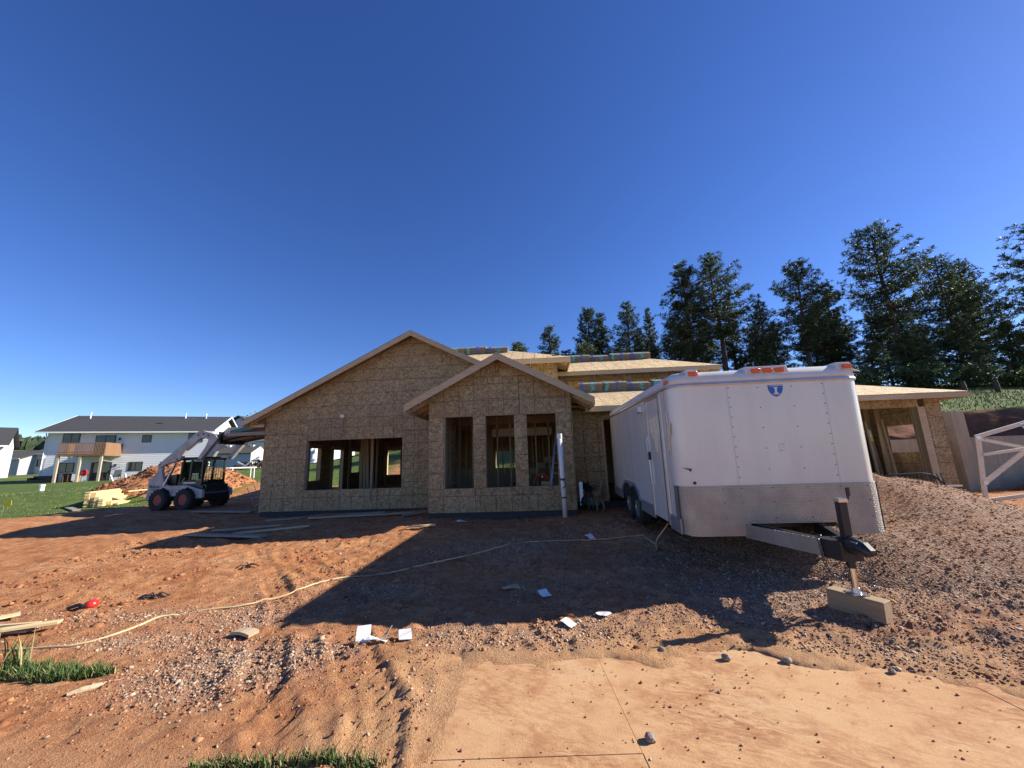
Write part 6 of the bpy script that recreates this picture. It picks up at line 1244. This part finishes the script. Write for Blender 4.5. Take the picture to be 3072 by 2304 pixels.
# things inside the bay room
def hpl(u,v,z): return HM @ Vector((u,v,z))
ladder = thing('ladder', hpl(3.28,1.2,.46), (rad(-14),rad(9),HYAW), 'aluminium ladder leaning inside the right bay opening', 'ladder')
for x in (-.19,.19): MB().box(x-.03,-.015,0,x+.03,.015,2.3).build('side_rail', M['steel'], ladder)
for k in range(7): MB().cyl((-.17,0,.25+k*.3),(.17,0,.25+k*.3),.016).build('rung', M['steel'], ladder)
co_ = thing('hose_coil', hpl(2.93,1.6,.98), (rad(90),0,HYAW), 'orange-red hose coil hanging inside the right bay opening', 'hose coil')
for k in range(4): MB().tube([((.20+.012*k)*math.cos(a),(.26+.012*k)*math.sin(a),.02*k-.03) for a in [2*math.pi*j/18 for j in range(19)]], .022, 6, False).build('loop', M['orange'], co_)
MB().cyl((0,.22,-.1),(0,.22,.1),.02).build('hook', M['steel'], co_)
bx_ = thing('cardboard_box', hpl(3.02,.45,.80), (0,0,HYAW), 'brown cardboard box on the sill inside the right bay opening', 'box'); MB().box(-.13,-.12,0,.13,.12,.32).build('carton', M['card'], bx_, bevel=.005); MB().box(-.12,-.12,-.36,.12,.12,-.001).build('stand', M['lumber'], bx_)
MB().box(-.128,-.002,.321,.128,.002,.325).build('flap_seam', M['paper'], bx_)
for i,(u,lb) in enumerate(((-4.05,'leftmost pale board leaning inside the wide opening'),(-3.90,'second pale board leaning inside the wide opening'),(-3.76,'third pale board leaning inside the wide opening'),(-3.55,'grey board leaning apart inside the wide opening'))):
    o = MB().box(-.05,-.02,0,.05,.02,2.35).build('lumber_board', M['lumber'] if i < 3 else M['grey_board'], None, label=lb, cat='board'); o.location = hpl(u+.12,4.6,.45); o.rotation_euler = (rad(-12),rad(-6-i),HYAW)
for i,(u,v,h,lb) in enumerate(((-4.25,6.8,2.6,'single upright post standing in the main room'),(-3.25,4.0,2.75,'upright timber post by the leaning boards in the main room'))):
    o = MB().box(-.045,-.045,0,.045,.045,h).build('timber_post', M['lumber'], None, label=lb, cat='post'); o.location = hpl(u,v,.45); o.rotation_euler = (0,0,HYAW)
# wire ladder leaning at the left corner
wl = thing('wire_frame', hpl(-6.30,2.6,.16), (rad(18),rad(-14),HYAW), 'bent wire frame leaning against the left house corner', 'wire frame')
for x in (-.12,.12): MB().tube([(x,0,0),(x+.02,0,.5),(x,0,1.05)], .009, 6).build('wire_rail', M['steel'], wl)
for k in range(4): MB().cyl((-.12,0,.15+k*.26),(.12,0,.15+k*.26),.007).build('wire_rung', M['steel'], wl)
# bags and tools at the entry wall
for i,(u,h,w,c,lb) in enumerate(((3.98,.62,.10,'steel','grey metal strip leaning on the entry wall'),(4.28,.50,.14,'wrapteal','blue plastic bag slumped against the entry wall'),(4.10,.30,.12,'tie','dark tool bag beside the grey metal strip'))):
    pr = [(.5,0),(.55,.2),(.42,.7),(.2,1.0)] if i else None
    if i == 0: o = MB().box(-w/2,-.02,0,w/2,.02,h).build('metal_strip', M[c], None, label=lb, cat='strip', bevel=.004); o.rotation_euler = (rad(-8),0,HYAW)
    else: o = MB().lathe([(w*a*1.7,h*b) for a,b in ((.7,0),(.8,.25),(.6,.65),(.25,.9),(.1,1.0))], 10, Matrix.Diagonal((1,.7,1,1))).build('work_bag', M[c], None, smooth=True, label=lb, cat='bag')
    o.location = hpl(u,.98,.43)
# ------------------------------------------------------------------ the dog : tan and black shepherd seen from behind, tail up
t = NT('dog_fur'); co = t.co('Object'); sp = t.n('ShaderNodeSeparateXYZ'); t.l(co, sp.inputs[0]); n = t.noise(co, 18, 4, .7)
sad = t.math('ADD', t.math('MULTIPLY', t.math('SUBTRACT', sp.outputs[2], .42), 9.0), t.math('MULTIPLY', t.math('SUBTRACT', n, .5), 1.6)); fwd = t.math('MULTIPLY', t.math('SUBTRACT', sp.outputs[1], .05), 5.0)
msk = t.math('MINIMUM', 1.0, t.math('MAXIMUM', 0.0, t.math('MINIMUM', sad, fwd)))
t.base(t.mix(msk, t.ramp(n, [(0.3,(0.13,0.085,0.05)),(0.7,(0.26,0.185,0.115))]), (0.018,0.014,0.012))); t.set(Roughness=.9); t.bump(t.noise(t.map(co,(1,1,.3)),60,3),.8,.02); M['fur'] = t.m
def skin(name, verts, edges, radii, mat, parent, sub=2):
    me = bpy.data.meshes.new(name); me.from_pydata(verts, edges, []); o = link(name, me, parent); o.modifiers.new('skin','SKIN').use_smooth_shade = True
    for v, r in zip(me.skin_vertices[0].data, radii): v.radius = r if isinstance(r, tuple) else (r, r)
    me.skin_vertices[0].data[0].use_root = True
    s = o.modifiers.new('sub','SUBSURF'); s.levels = sub; s.render_levels = sub; me.materials.append(mat); return o
dog = thing('dog', hpl(4.35,.38,0), (0,0,rad(14)), 'tan and black shepherd dog sniffing at the entry wall with its tail raised', 'dog'); dog.location.z = gz(dog.location.x, dog.location.y)
dv_ = [(0,0,.47),(0,.16,.46),(0,.34,.47),(0,.50,.50),(0,.62,.56),(0,.74,.60),(0,.86,.56),(0,.97,.53), (-.085,-.02,.40),(-.09,.05,.29),(-.09,-.07,.19),(-.09,-.04,.04),(-.09,.02,.02), (.085,-.02,.40),(.09,.05,.29),(.09,-.09,.19),(.09,-.06,.04),(.09,.0,.02), (-.08,.48,.40),(-.08,.46,.25),(-.08,.48,.05),(-.08,.53,.02), (.08,.48,.40),(.08,.50,.25),(.08,.53,.05),(.08,.58,.02), (0,-.10,.50),(.02,-.16,.62),(.03,-.15,.76),(.04,-.10,.86), (-.055,.72,.70),(.055,.72,.70)]
de = [(0,1),(1,2),(2,3),(3,4),(4,5),(5,6),(6,7),(0,8),(8,9),(9,10),(10,11),(11,12),(0,13),(13,14),(14,15),(15,16),(16,17),(3,18),(18,19),(19,20),(20,21),(3,22),(22,23),(23,24),(24,25),(0,26),(26,27),(27,28),(28,29),(5,30),(5,31)]
dr_ = [(.115,.12),(.11,.115),(.125,.14),(.115,.14),(.085,.09),(.085,.085),(.05,.05),(.03,.03), .075,.06,.032,.026,.03, .075,.06,.032,.026,.03, .055,.038,.026,.03, .055,.038,.026,.03, .045,.055,.06,.03, .022,.022]
skin('body', dv_, de, dr_, M['fur'], dog)
for s in (-1,1): MB().prism([(s*.03,.72,.66),(s*.085,.72,.66),(s*.065,.73,.77)], (0,.02,0)).build('ear', M['wire'], dog)
MB().lathe([(.001,-.02),(.02,-.012),(.022,.0),(.012,.018),(.001,.02)], 8, Matrix.Translation((0,.995,.525))).build('nose', M['wire'], dog, smooth=True)
for s in (-1,1): MB().lathe([(.001,-.009),(.009,0),(.001,.009)], 8, Matrix.Translation((s*.045,.85,.60))).build('eye', M['wire'], dog)
